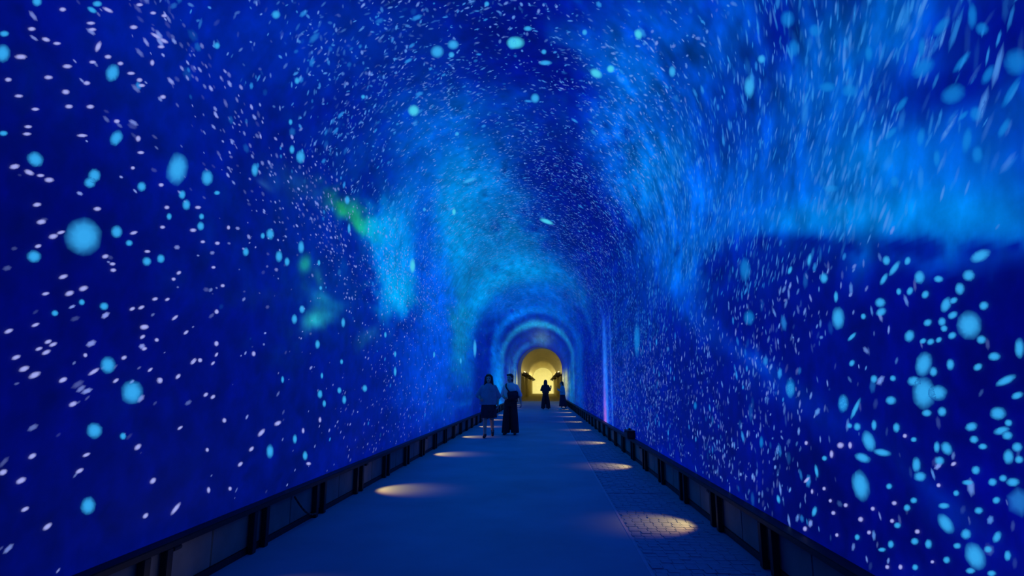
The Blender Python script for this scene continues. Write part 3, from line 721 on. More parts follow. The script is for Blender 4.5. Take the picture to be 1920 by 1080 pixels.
def vnoise(x,y,sd):
    ix=np.floor(x).astype(np.int64);iy=np.floor(y).astype(np.int64);fx=x-ix;fy=y-iy
    fx=fx*fx*(3-2*fx);fy=fy*fy*(3-2*fy)
    a=_h(ix,iy,sd);b=_h(ix+1,iy,sd);c=_h(ix,iy+1,sd);d=_h(ix+1,iy+1,sd)
    return (a*(1-fx)+b*fx)*(1-fy)+(c*(1-fx)+d*fx)*fy
def fbm(x,y,sd,o=4):
    r=0;a=.5;t=0
    for k in range(o):
        r=r+a*vnoise(x*2**k+17.3*k,y*2**k-9.1*k,sd+k);t+=a;a*=.55
    return r/t
def paint(v,s,strokes,base):
    """colour of the projected picture at wall coordinates v=ln(distance), s=girth"""
    c=np.zeros(v.shape+(3,))+np.array(base,float)
    n1=fbm(v*9,s*2.6,3,5);n2=fbm(v*26+5*n1,s*6.5,11,4);n3=fbm(v*5+3*n1,s*1.4+2*n1,29,5)
    for (cv,cs,a,b,d,r,g,bl,al,h,ng) in strokes:
        dv=v-cv;ds=s-cs
        q=np.sqrt(np.maximum(a*dv*dv+2*b*dv*ds+d*ds*ds,0))
        q=q*np.clip(1+ng*((n1-.5)*1.7+(n2-.5)*.8),.55,1.7)
        w=al*np.exp(-np.minimum(q,6)**h*.7)
        w=w*np.clip(1.08+ng*((n3-.5)*1.1),0,1.4)
        w=np.clip(w,0,1)[...,None]
        c=c*(1-w)+np.array([r,g,bl],float)*w
    m=1+.34*(n2-.5)+.3*(n3-.5)
    # falling streaks in the clouds of the right-hand vault
    Y=np.exp(v);al=Y*.47+s*.88;ac=Y*.88-s*.47
    n4=fbm(ac*6.5,al*2.2,51,4);n5=fbm(v*11,s*3.2,63,4)
    zone=np.clip((s-6.6)/1.2,0,1)*np.clip((10.4-s)/1.2,0,1)*np.clip((11-Y)/4,0,1)
    m=m*np.clip(1.05+zone*(.6*(n4-.5)+.5*(n5-.5)),.7,1.4)
    return np.clip(c*m[...,None],0,255)


def wallpos(Y, s, off=0.):
    Y = np.asarray(Y, float); s = np.asarray(s, float)
    th = math.pi - np.clip((s - S1) / RW, 0, math.pi)
    r = RW - off
    x = XC + r * np.cos(th)
    z = np.where(s < S1, s, np.where(s > S2, S3 - s, ZS + r * np.sin(th)))
    return np.stack([x, Y, z], -1)
def veff(Y):
    return np.log(np.where(Y < 1.6, 1.6 + (1.6 - Y) * .8, Y))

def projection_material():
    m = bpy.data.materials.new('projected_picture'); m.use_nodes = True
    nt = m.node_tree; b = nt.nodes['Principled BSDF']
    b.inputs['Base Color'].default_value = (.045, .045, .05, 1); b.inputs['Roughness'].default_value = .85
    b.inputs['Specular IOR Level'].default_value = .1
    at = nt.nodes.new('ShaderNodeAttribute'); at.attribute_name = 'picture'
    tc = nt.nodes.new('ShaderNodeTexCoord'); n = nt.nodes.new('ShaderNodeTexNoise')
    n.inputs['Scale'].default_value = 5.5; n.inputs['Detail'].default_value = 8; n.inputs['Roughness'].default_value = .62
    nt.links.new(tc.outputs['Object'], n.inputs['Vector'])
    mr = nt.nodes.new('ShaderNodeMapRange')
    mr.inputs['From Min'].default_value = .3; mr.inputs['From Max'].default_value = .7
    mr.inputs['To Min'].default_value = .78; mr.inputs['To Max'].default_value = 1.22
    nt.links.new(n.outputs['Fac'], mr.inputs['Value'])
    mx = nt.nodes.new('ShaderNodeVectorMath'); mx.operation = 'SCALE'
    nt.links.new(at.outputs['Color'], mx.inputs[0]); nt.links.new(mr.outputs[0], mx.inputs['Scale'])
    nt.links.new(mx.outputs[0], b.inputs['Emission Color']); b.inputs['Emission Strength'].default_value = 1.0
    m.cycles.emission_sampling = 'NONE'
    return m
PROJ = projection_material()

def grid_mesh(name, Yv, sv, kind='structure'):
    YY, SS = np.meshgrid(Yv, sv, indexing='ij')
    P = wallpos(YY, SS).reshape(-1, 3)
    ny, ns = len(Yv), len(sv)
    i = (np.arange(ny - 1)[:, None] * ns + np.arange(ns - 1)[None, :]).ravel()
    F = np.stack([i, i + 1, i + ns + 1, i + ns], -1)
    me = bpy.data.meshes.new(name)
    me.vertices.add(len(P)); me.vertices.foreach_set('co', P.ravel())
    me.loops.add(F.size); me.loops.foreach_set('vertex_index', F.ravel().astype(np.int32))
    me.polygons.add(len(F)); me.polygons.foreach_set('loop_start', np.arange(0, F.size, 4, dtype=np.int32))
    me.polygons.foreach_set('use_smooth', np.ones(len(F), bool))
    me.update(calc_edges=True)
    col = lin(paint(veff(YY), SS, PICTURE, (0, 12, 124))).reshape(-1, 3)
    at = me.attributes.new('picture', 'FLOAT_COLOR', 'POINT')
    at.data.foreach_set('color', np.concatenate([col, np.ones((len(col), 1))], 1).astype(np.float32).ravel())
    me.materials.append(PROJ)
    o = bpy.data.objects.new(name, me); link(o)
    return tag(o, None, kind=kind)

Yv = np.concatenate([np.arange(Y0, 1.6, .16), np.exp(np.linspace(math.log(1.6), math.log(Y1), 440))])
wall_left = grid_mesh('wall_left', Yv, np.linspace(0, S1, 98))
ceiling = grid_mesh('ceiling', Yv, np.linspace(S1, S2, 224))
wall_right = grid_mesh('wall_right', Yv, np.linspace(S2, S3, 98))
tag(wall_left, 'left tunnel wall with a projected dark blue night sky and sparse stars')
tag(ceiling, 'tunnel vault with projected blue clouds and dense fine stars')
tag(wall_right, 'right tunnel wall with projected dark blue sky full of pale stars')

# ---- stars of the projection: soft flecks lying on the lining
def star_material():
    m = bpy.data.materials.new('projected_stars'); m.use_nodes = True
    nt = m.node_tree; nt.nodes.clear()
    out = nt.nodes.new('ShaderNodeOutputMaterial'); at = nt.nodes.new('ShaderNodeAttribute'); at.attribute_name = 'star'
    em = nt.nodes.new('ShaderNodeEmission'); tr = nt.nodes.new('ShaderNodeBsdfTransparent'); mx = nt.nodes.new('ShaderNodeMixShader')
    nt.links.new(at.outputs['Color'], em.inputs['Color']); nt.links.new(at.outputs['Alpha'], mx.inputs[0])
    nt.links.new(tr.outputs[0], mx.inputs[1]); nt.links.new(em.outputs[0], mx.inputs[2]); nt.links.new(mx.outputs[0], out.inputs[0])
    m.cycles.emission_sampling = 'NONE'
    return m
STAR = star_material()

def star_mesh(name, parent, Y, s, A, B, col, alpha, seg, rings, off, label):
    """flecks with centres (Y, s), half axes A, B on the wall, colour, and soft rim"""
    n = len(Y)
    if not n: return
    ang = np.arange(seg) * 2 * math.pi / seg
    us, al = [np.zeros((1, 2))], [np.ones(1)]
    for r, a in rings:
        us.append(np.stack([np.cos(ang) * r, np.sin(ang) * r], -1)); al.append(np.full(seg, a))
    us = np.concatenate(us); al = np.concatenate(al); k = len(us)
    PY = Y[:, None] + us[None, :, 0] * A[:, 0:1] + us[None, :, 1] * B[:, 0:1]
    PS = s[:, None] + us[None, :, 0] * A[:, 1:2] + us[None, :, 1] * B[:, 1:2]
    # ragged outline
    PY += (rng.random(PY.shape) - .5) * .14 * np.abs(A[:, 0:1]) * (al < 1); PS += (rng.random(PS.shape) - .5) * .14 * np.abs(B[:, 1:2]) * (al < 1)
    PS = np.clip(PS, .02, S3 - .02)
    P = wallpos(PY, PS, 0.)
    ce = wallpos(PY, PS, off)
    inward = np.where(PS[..., None] < S1, np.array([off, 0, 0]), np.where(PS[..., None] > S2, np.array([-off, 0, 0]), ce - P))
    P = (P + inward).reshape(-1, 3)
    loc = [(0, 1 + j, 1 + (j + 1) % seg) for j in range(seg)]
    for r in range(len(rings) - 1):
        a0 = 1 + r * seg; a1 = a0 + seg
        for j in range(seg):
            j2 = (j + 1) % seg
            loc += [(a0 + j, a1 + j, a1 + j2), (a0 + j, a1 + j2, a0 + j2)]
    loc = np.array(loc)
    F = (np.arange(n)[:, None, None] * k + loc[None]).reshape(-1, 3)
    me = bpy.data.meshes.new(name)
    me.vertices.add(len(P)); me.vertices.foreach_set('co', P.ravel())
    me.loops.add(F.size); me.loops.foreach_set('vertex_index', F.ravel().astype(np.int32))
    me.polygons.add(len(F)); me.polygons.foreach_set('loop_start', np.arange(0, F.size, 3, dtype=np.int32))
    me.update(calc_edges=True)
    cc = np.concatenate([np.repeat(lin(col)[:, None, :], k, 1), (alpha[:, None] * al[None])[..., None]], -1)
    at = me.attributes.new('star', 'FLOAT_COLOR', 'POINT')
    at.data.foreach_set('color', cc.astype(np.float32).ravel())
    me.materials.append(STAR)
    o = bpy.data.objects.new(name, me); link(o, parent)
    return tag(o, label, kind='stuff')

def sst(x, a, b):
    t = np.clip((x - a) / (b - a), 0, 1); return t * t * (3 - 2 * t)
def scatter():
    N = 150000
    Y = rng.uniform(-3.5, 32, N); s = rng.uniform(.38, S3 - .38, N)
    Yp = np.abs(Y)
    left = 18 + np.clip(Yp - 4, 0, 7) * 7
    left = left + (230 - left) * sst(s + .25 * np.clip(Yp - 3, -2, 3), 2.95, 3.6)
    dens = np.where(s < 4.6, left, 240.)
    dens = np.where(s > 7.0, 330., dens)
    dens = np.where(s > 10.15, 70 + 150 * sst(Yp, 2.4, 5.5), dens)
    dens = dens * (1 - .8 * sst(Yp, 12, 26))
    cl = fbm(Y * 1.3, s * 1.3, 77, 4)
    dens = dens * np.clip(.35 + 2.6 * (cl - .28), .25, 1.9)
    dens = np.where(s < 4.4, dens * (1 - .8 * sst(Yp, 8.5, 15)), dens)
    keep = rng.random(N) < dens / 420.
    Y = Y[keep]; s = s[keep]; Yp = Yp[keep]; n = len(Y)
    u = rng.random(n)
    size = .0100 * np.exp(np.clip(rng.normal(0, .36, n), -.8, .55)) * (1 + np.clip(Yp - 8, 0, 20) * .02)
    right = s > 8.2; rw = s > 10.15
    size = np.where(rw, size * 1.12, size)
    size = np.where(right & ~rw, size * (1 + .16 * np.clip(4 - Yp, 0, 2.2)), size)
    elong = 1.55 + rng.random(n) * .9
    streak = right & ~rw & (Yp < 9)
    elong = np.where(streak, 1.9 + rng.random(n) * 1.7, elong)
    big = rng.random(n) < np.where(s < 3.2, .03, .06)
    size = np.where(big, size * rng.uniform(1.5, 2.4, n), size); elong = np.where(big, 1.1 + .4 * rng.random(n), elong)
    a_left = np.radians(np.interp(s, [0, 1.2, 2.2, 3.2], [42, 28, 12, -10])) + rng.normal(0, .16, n)
    a_ceil = rng.uniform(0, math.pi, n)
    a_right = np.radians(50) + rng.normal(0, .22, n)
    a = np.where(s < 3.6, a_left, np.where(right, a_right, a_ceil))
    a = np.where(rw, np.radians(66) + rng.normal(0, .55, n), a)
    big = big & (Yp < 30)
    L = size * elong ** .6 * 1.35; W = size / elong ** .35 * 1.25
    L = np.where(streak, L * 1.25, L)
    A = np.stack([np.cos(a) * L, np.sin(a) * L], -1); B = np.stack([-np.sin(a) * W, np.cos(a) * W], -1)
    c1 = np.array([150, 158, 244.]); c2 = np.array([40, 138, 232.])
    t = np.where(right & ~rw, .95, np.where(s < 3.6, .15, np.where(rw, .45, .6)))[:, None] * (.5 + rng.random((n, 1)))
    t = np.clip(np.where(big[:, None], 1., np.where((right & ~rw)[:, None], np.maximum(t, .7), t)), 0, 1)
    col = c1 * (1 - t) + c2 * t
    alpha = np.clip(rng.random(n) ** 1.7 * .95 + .08, 0, 1) * np.where(streak, .85, np.where((s > 3.6) & ~rw, .95, 1.)) * (1 - .45 * sst(Yp, 8, 20))
    return Y, s, A, B, col, alpha
sY, sS, sA, sB, sC, sAl = scatter()
RG = [(1.0, 0.)]
for wname, par, sel in (('left wall', wall_left, sS < S1), ('vault', ceiling, (sS >= S1) & (sS <= S2)), ('right wall', wall_right, sS > S2)):
    star_mesh('projected_star_field', par, sY[sel], sS[sel], sA[sel] * 1.25, sB[sel] * 1.25, sC[sel], sAl[sel], 6, [(.45, .85), (1.0, 0.)], .004, 'small pale stars projected on the ' + wname)
bg = BIG_STARS
bY = np.array([r[0] for r in bg]); bS = np.array([r[1] for r in bg])
bA = np.array([r[2:4] for r in bg]); bB = np.array([r[4:6] for r in bg])
KC = {'c': (52, 168, 242), 'w': (165, 172, 248), 'd': (20, 135, 228), 'b': (70, 205, 240)}
KA = {'c': .95, 'w': .92, 'd': .62, 'b': 1.0}
bC = np.array([KC[r[6]] for r in bg], float); bAl = np.array([KA[r[6]] for r in bg])
for wname, par, sel in (('left wall', wall_left, bS < S1), ('vault', ceiling, (bS >= S1) & (bS <= S2)), ('right wall', wall_right, bS > S2)):
    star_mesh('projected_large_stars', par, bY[sel], bS[sel], bA[sel] * 1.12, bB[sel] * 1.12, bC[sel], bAl[sel], 20, [(.35, 1.), (.68, .8), (.95, .38), (1.25, 0.)], .008, 'large soft cyan stars projected on the ' + wname)

# ------------------------------------------------------------------ floor
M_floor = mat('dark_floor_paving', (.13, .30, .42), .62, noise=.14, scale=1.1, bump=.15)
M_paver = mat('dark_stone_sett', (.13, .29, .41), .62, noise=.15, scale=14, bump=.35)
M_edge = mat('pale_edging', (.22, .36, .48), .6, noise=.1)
M_olive = mat('corridor_floor', (.42, .38, .22), .6, noise=.15, scale=2)
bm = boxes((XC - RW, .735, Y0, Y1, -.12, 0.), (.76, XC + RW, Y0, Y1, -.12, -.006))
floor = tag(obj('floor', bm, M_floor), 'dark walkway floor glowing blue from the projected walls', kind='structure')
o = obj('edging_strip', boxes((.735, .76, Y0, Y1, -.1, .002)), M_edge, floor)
SETT = .086
def sett_bm(sx, sy, h):
    bm = bmesh.new(); v = box(bm, -sx / 2, sx / 2, -sy / 2, sy / 2, -.02, h)
    top = [q for q in v if q.co.z > 0]
    for q in top: q.co.x *= .97; q.co.y *= .96
    return bm
sett_meshes = []
for k in range(5):
    b = sett_bm(SETT * random.uniform(.93, .98), SETT * random.uniform(.92, .97), random.uniform(.010, .014))
    me = bpy.data.meshes.new('paver'); bmesh.ops.recalc_face_normals(b, faces=b.faces[:]); b.to_mesh(me); b.free()
    me.materials.append(M_paver); sett_meshes.append(me)
def sett_spots(y0, y1):
    r = 0; y = y0
    while y < y1:
        sh = (r % 2) * SETT * .5
        for c in range(9):
            x = .81 + c * SETT + sh * .35
            yield (x + random.uniform(-.004, .004), y + random.uniform(-.004, .004))
        y += SETT; r += 1
n = 0
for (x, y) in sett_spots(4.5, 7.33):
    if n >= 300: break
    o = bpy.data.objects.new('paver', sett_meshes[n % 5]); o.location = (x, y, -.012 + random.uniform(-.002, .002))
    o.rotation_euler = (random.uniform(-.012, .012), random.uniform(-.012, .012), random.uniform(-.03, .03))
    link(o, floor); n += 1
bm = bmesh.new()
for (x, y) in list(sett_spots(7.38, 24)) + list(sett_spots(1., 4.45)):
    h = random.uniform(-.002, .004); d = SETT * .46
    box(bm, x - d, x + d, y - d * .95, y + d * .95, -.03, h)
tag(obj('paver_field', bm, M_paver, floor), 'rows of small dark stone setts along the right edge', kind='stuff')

# ------------------------------------------------------------------ ends of the tunnel and the plain corridor
RO, ZO = 1.90, 2.90                   # arch of the opening
XO = -.2                              # axis of the opening and the corridor
def arch_pts(r, zs, n=32, x=XC):
    p = [(x - r, 0.)]
    p += [(x - r * math.cos(t), zs + r * math.sin(t)) for t in np.linspace(0, math.pi, n + 1)]
    p += [(x + r, 0.)]
    return p
def strip_between(a, b, ya, yb, bm):
    va = [bm.verts.new((x, ya, z)) for x, z in a]; vb = [bm.verts.new((x, yb, z)) for x, z in b]
    for i in range(len(a) - 1): bm.faces.new((va[i], va[i + 1], vb[i + 1], vb[i]))
M_plaster = mat('warm_corridor_plaster', (.60, .55, .30), .8, noise=.12, scale=1.5, bump=.2)
M_cream = mat('cream_plaster', (.70, .66, .48), .75, noise=.06, scale=2)
bm = bmesh.new()
strip_between(arch_pts(RW + .25, ZS), arch_pts(RO, ZO, x=XO), Y1, Y1, bm)
strip_between(arch_pts(RO, ZO, x=XO), arch_pts(RO, ZO, x=XO), Y1, Y1 + .5, bm)
tag(obj('wall_end', bm, M_cream, smooth=False), 'pale arched end wall framing the opening to the yellow corridor', kind='structure')
bm = bmesh.new()
strip_between(arch_pts(RO + .12, ZO, x=XO), arch_pts(RO + .12, ZO, x=XO), Y1 + .5, YF, bm)
strip_between(arch_pts(RO, ZO, x=XO), arch_pts(RO + .12, ZO, x=XO), Y1 + .5, Y1 + .5, bm)
tag(obj('wall_corridor', bm, M_plaster, smooth=True), 'yellow lit plaster vault of the corridor beyond the arch', kind='structure')
tag(obj('floor_corridor', boxes((XO - RO - .2, XO + RO + .2, Y1, YF, -.12, 0)), M_olive), 'olive floor of the corridor beyond the arch', kind='structure')
bm = bmesh.new()
strip_between(arch_pts(RW, ZS), [(XC, 1.5)] * len(arch_pts(RW, ZS)), Y0, Y0, bm)
bmesh.ops.remove_doubles(bm, verts=bm.verts[:], dist=1e-5)
tag(obj('wall_back', bm, mat('dark_blue_end', (.02, .03, .10), .8)), 'dark closing wall behind the viewer', kind='structure')
# lit end wall of the corridor
M_endw = mat('pale_yellow_end_wall', (.80, .78, .46), .8, noise=.05, scale=2)
bm = bmesh.new()
p = arch_pts(RO + .1, ZO, x=XO)
f = bm.faces.new([bm.verts.new((x, YF, z)) for x, z in p])
r = bmesh.ops.extrude_face_region(bm, geom=[f])
for e in r['geom']:
    if isinstance(e, bmesh.types.BMVert): e.co.y += .1
tag(obj('wall_far', bm, M_endw), 'brightly lit yellow end wall of the far corridor', kind='structure')

def light(name, kind, loc, power, col, parent=None, **kw):
    d = bpy.data.lights.new(name, kind); d.energy = power; d.color = col
    for k, v in kw.items(): setattr(d, k, v)
    o = bpy.data.objects.new(name, d); o.location = loc
    return link(o, parent)

# dark projector shelves on the walls of the corridor, each with a lamp trough on top
M_black = mat('black_painted_metal', (.012, .012, .014), .5, noise=.2, scale=20)
M_dark = mat('dark_brown_wood', (.05, .04, .02), .6, noise=.3, scale=12)
M_bulb = mat('warm_lamp', (.9, .8, .5), .5, emit=(1., .85, .45), estr=2.0)
def lamp_cove(x, side, label):
    r = empty('lamp_shelf', (x, Y1 + 2, 2.37))
    for y0, y1 in ((2., 9.), (13., 26.), (31., 54.)):
        obj('tray', boxes((-.22, .22, y0, y1, .1, .32), bevel=.02), M_dark, r)
        for yy in (y0 + .8, y1 - .8):
            a, b = sorted((side * .05, side * .34))
            obj('bracket', boxes((a, b, yy - .05, yy + .05, 0., .12)), M_dark, r)
    obj('lamp_tube', boxes((-.05, .05, 0., 55, .33, .38), bevel=.015), M_bulb, r)
    for y0, y1, p in ((0., 55., 62.), (30., 55., 170.)):
        l = light('tube_light', 'AREA', (-side * .1, (y0 + y1) / 2, .44), p, (1., .85, .42), r, shape='RECTANGLE', size=.12, size_y=y1 - y0)
        l.rotation_euler = (0, math.radians(-side * 112), 0)
    return tag(r, label, 'wall lamp', 'lamp shelves in the corridor')
lamp_cove(-1.86, -1, 'dark lamp shelf along the left wall of the yellow corridor')
lamp_cove(1.42, 1, 'dark lamp shelf along the right wall of the yellow corridor')
r = empty('added_end_lamp', (XO + .3, 103, 0))  # lamp added only to brighten the far end wall
obj('stand', boxes((-.15, .15, -.1, .1, 0, .04), (-.02, .02, -.02, .02, .04, .22)), M_black, r)
obj('added_lamp_head', boxes((-.16, .16, -.08, .06, .2, .44), bevel=.02), M_black, r)
l = light('added_flood', 'SPOT', (0, .12, .34), 1500, (1., .92, .55), r, spot_size=math.radians(95), spot_blend=1., shadow_soft_size=.1)
l.rotation_euler = (math.radians(98), 0, 0)
tag(r, 'added black lamp standing on the corridor floor to brighten the far end wall', 'lamp')

# ------------------------------------------------------------------ low guard rails
M_rail = mat('black_rail', (.010, .010, .014), .55, noise=.3, scale=18)
M_panel = mat('grey_kerb_panel', (.20, .20, .19), .75, noise=.15, scale=5, bump=.2)
M_lens = mat('rail_lamp_lens', (.9, .7, .4), .4, emit=(1., .7, .3), estr=.6)
PITCH = 1.25
def guard_rail(xf, side, xw, y_first, YE, lamps, label):
    """xf: inner face, xw: wall face, side: -1 left, +1 right"""
    r = empty('low_guard_rail', (xf, Y0 + .2, 0)); oy = Y0 + .2
    d = abs(xw - xf)
    def bx(a, b, y0, y1, z0, z1):
        a, b = sorted((side * a, side * b)); return (a, b, y0 - oy, y1 - oy, z0, z1)
    obj('top_rail', boxes(bx(-.012, d - .003, Y0 + .2, YE, .318, .36), bevel=.006), M_rail, r)
    obj('foot_shadow_strip', boxes(bx(.036, d - .003, Y0 + .2, YE, 0., .05)), M_rail, r)  # black strip standing in for the shadow along the foot of the panels
    pm = qm = None
    k0 = int((Y0 + .5 - y_first) / PITCH)
    for k in range(k0, 60):
        y = y_first + k * PITCH
        if y + PITCH > YE: break
        for dy in (0., .20):
            if pm is None:
                a, b = sorted((side * -.008, side * .035))
                o = obj('post', boxes((a, b, -.03, .03, 0., .317), bevel=.004), M_rail, r); pm = o.data
            else:
                o = bpy.data.objects.new('post', pm); link(o, r)
            o.location = (0, y + dy - oy, 0)
        if qm is None:
            a, b = sorted((side * .048, side * .080))
            o = obj('kerb_panel', boxes((a, b, 0., PITCH - .012, .051, .314), bevel=.004), M_panel, r); qm = o.data
        else:
            o = bpy.data.objects.new('kerb_panel', qm); link(o, r)
        o.location = (0, y - .5 - oy, 0)
    lm = None
    for y in lamps:
        if lm is None:
            a, b = sorted((side * -.012, side * .034))
            o = obj('lamp', boxes((a, b, -.04, .04, .292, .317), bevel=.005), M_black, r); lm = o.data
        else:
            o = bpy.data.objects.new('lamp', lm); link(o, r)
        o.location = (0, y - oy, 0)
        l = light('lamp_light', 'SPOT', (side * -.02, 0, .285), LAMP_W, (1., .36, .09), o, spot_size=math.radians(56), spot_blend=.85, shadow_soft_size=.03)
        l.rotation_euler = (0, math.radians(side * 52), 0); l.scale = (1, 1.9, 1)
    return tag(r, label, 'rail', 'low guard rails', 'thing')
LAMP_W = 38.
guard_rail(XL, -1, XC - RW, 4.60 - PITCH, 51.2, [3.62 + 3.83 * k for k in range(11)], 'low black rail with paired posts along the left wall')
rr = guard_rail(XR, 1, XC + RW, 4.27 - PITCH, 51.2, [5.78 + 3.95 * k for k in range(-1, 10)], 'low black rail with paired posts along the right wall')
# cable drooping behind the left rail
bm = bmesh.new()
pts = [Vector((.0, t, .30 - .25 * math.sin(t * 3.1))) for t in np.linspace(0, .5, 9)]
for i in range(8):
    c = (pts[i] + pts[i + 1]) / 2; dv = pts[i + 1] - pts[i]
    m4 = Matrix.Translation(c) @ dv.to_track_quat('Z', 'Y').to_matrix().to_4x4()
    bmesh.ops.create_cone(bm, cap_ends=True, segments=8, radius1=.009, radius2=.009, depth=dv.length * 1.1, matrix=m4)
tag(obj('cable', bm, M_black, None, True, loc=(XL + .016, 5.28, 0)), 'thin black cable drooping below the left rail', 'cable')
# dark box on the right rail
r = empty('equipment_box', (XR + .012, 10.9, .36))
obj('case', boxes((-.075, .075, -.22, .22, 0, .12), bevel=.012), M_black, r)
obj('lid', boxes((-.08, .08, -.225, .225, .12, .14), bevel=.008), M_black, r)
obj('handle', boxes((-.012, .012, -.07, -.05, .14, .165), (-.012, .012, .05, .07, .14, .165), (-.012, .012, -.07, .07, .16, .175)), M_black, r)
tag(r, 'small black box lying on top of the right low rail', 'box')

# ------------------------------------------------------------------ people
def cap(bm, p0, r0, p1, r1, fy=1., seg=14):
    """tapered limb with round ends; fy flattens it along y"""
    p0 = Vector(p0); p1 = Vector(p1); d = p1 - p0
    q = d.to_track_quat('Z', 'Y') if d.length > 1e-6 else Matrix.Identity(3).to_quaternion()
    L = d.length; rings = []
    for k in range(1, 4): a = -math.pi / 2 + k * math.pi / 6; rings.append((r0 * math.cos(a), r0 * math.sin(a)))
    for k in range(0, 3): a = k * math.pi / 6; rings.append((r1 * math.cos(a), L + r1 * math.sin(a)))
    def put(x, y, z):
        v = q @ Vector((x, y, z)); v.y *= 1.
        c = p0 + d * (max(0, min(1, z / L)) if L > 1e-6 else 0)
        w_ = p0 + v; w_.y = c.y + (w_.y - c.y) * fy
        return bm.verts.new(w_)
    vr = [[put(r * math.cos(t), r * math.sin(t), z) for t in np.linspace(0, 2 * math.pi, seg, endpoint=False)] for r, z in rings]
    b = put(0, 0, -r0); t_ = put(0, 0, L + r1)
    for i in range(seg):
        j = (i + 1) % seg
        bm.faces.new((b, vr[0][j], vr[0][i])); bm.faces.new((t_, vr[-1][i], vr[-1][j]))
        for a in range(len(vr) - 1): bm.faces.new((vr[a][i], vr[a][j], vr[a + 1][j], vr[a + 1][i]))
def ell(bm, c, r, rz=0., rx=0.):
    m4 = Matrix.Translation(c) @ Matrix.Rotation(rz, 4, 'Z') @ Matrix.Rotation(rx, 4, 'X') @ Matrix.Diagonal((*r, 1))
    bmesh.ops.create_uvsphere(bm, u_segments=18, v_segments=12, radius=1, matrix=m4)
def loft(bm, secs, seg=28, fold=0., ph=0.):
    """closed garment tube: sections (cx, cy, z, rx, ry)"""
    rows = []
    for i, (cx, cy, z, rx, ry) in enumerate(secs):
        f = fold * i / max(1, len(secs) - 1)
        rows.append([bm.verts.new((cx + rx * math.cos(t) * (1 + f * math.sin(7 * t + ph)), cy + ry * math.sin(t) * (1 + f * math.sin(7 * t + ph)), z)) for t in np.linspace(0, 2 * math.pi, seg, endpoint=False)])
    for a, b in zip(rows, rows[1:]):
        for i in range(seg): bm.faces.new((a[i], a[(i + 1) % seg], b[(i + 1) % seg], b[i]))
    bm.faces.new(rows[0]); bm.faces.new(rows[-1][::-1])
def fuse(name, bm, m, parent, voxel=.008, it=4, floor_cut=False, label=None):
    """one continuous skin around the overlapping solids"""
    o = obj(name, bm, m, None)
    md = o.modifiers.new('fuse', 'REMESH'); md.mode = 'VOXEL'; md.voxel_size = voxel; md.use_smooth_shade = True
    if it:
        sm = o.modifiers.new('soften', 'SMOOTH'); sm.factor = .5; sm.iterations = it
    dg = bpy.context.evaluated_depsgraph_get()
    me = bpy.data.meshes.new_from_object(o.evaluated_get(dg))
    o.modifiers.clear(); old = o.data; o.data = me; bpy.data.meshes.remove(old); me.name = name
    if floor_cut:
        co = np.empty(len(me.vertices) * 3); me.vertices.foreach_get('co', co)
        co = co.reshape(-1, 3); co[:, 2] = np.maximum(co[:, 2], 0.002); me.vertices.foreach_set('co', co.ravel()); me.update()
    o.parent = parent
    if label: o['label'] = label
    return o
def hand(bm, wrist, d, side, nrm, curl=.5):
    """palm, four unequal bent fingers and a thumb; d: direction, side: towards the thumb, nrm: palm side"""
    w_ = Vector(wrist); d = Vector(d).normalized(); side = Vector(side); side = (side - d * side.dot(d)).normalized()
    nrm = d.cross(side) * (1 if Vector(nrm).dot(d.cross(side)) > 0 else -1)
    for k in (-1, 0, 1):
        cap(bm, w_ - d * .01 + side * k * .012, .019, w_ + d * .075 + side * k * .022, .015)
    for k, ln in zip((1.5, .5, -.5, -1.5), (.068, .078, .072, .056)):
        b = w_ + d * .08 + side * k * .020
        c1 = math.cos(curl); s1 = math.sin(curl); c2 = math.cos(curl * 2.2); s2 = math.sin(curl * 2.2)
        j = b + (d * c1 + nrm * s1) * ln * .52
        cap(bm, b, .0098, j, .009); cap(bm, j, .009, j + (d * c2 + nrm * s2) * ln * .5, .0078)
    b = w_ + d * .02 + side * .026
    j = b + (d * .55 + side * .75 + nrm * .25).normalized() * .045
    cap(bm, b, .013, j, .0105); cap(bm, j, .0105, j + (d * .85 + side * .2 + nrm * .35).normalized() * .035, .009)

M_skin = mat('skin', (.52, .34, .26), .55, noise=.06, scale=20)
M_hair = mat('black_hair', (.010, .008, .012), .45, noise=.4, scale=40)
M_eye = mat('eye_dark', (.02, .015, .015), .2)
M_lip = mat('lips', (.35, .12, .10), .5)

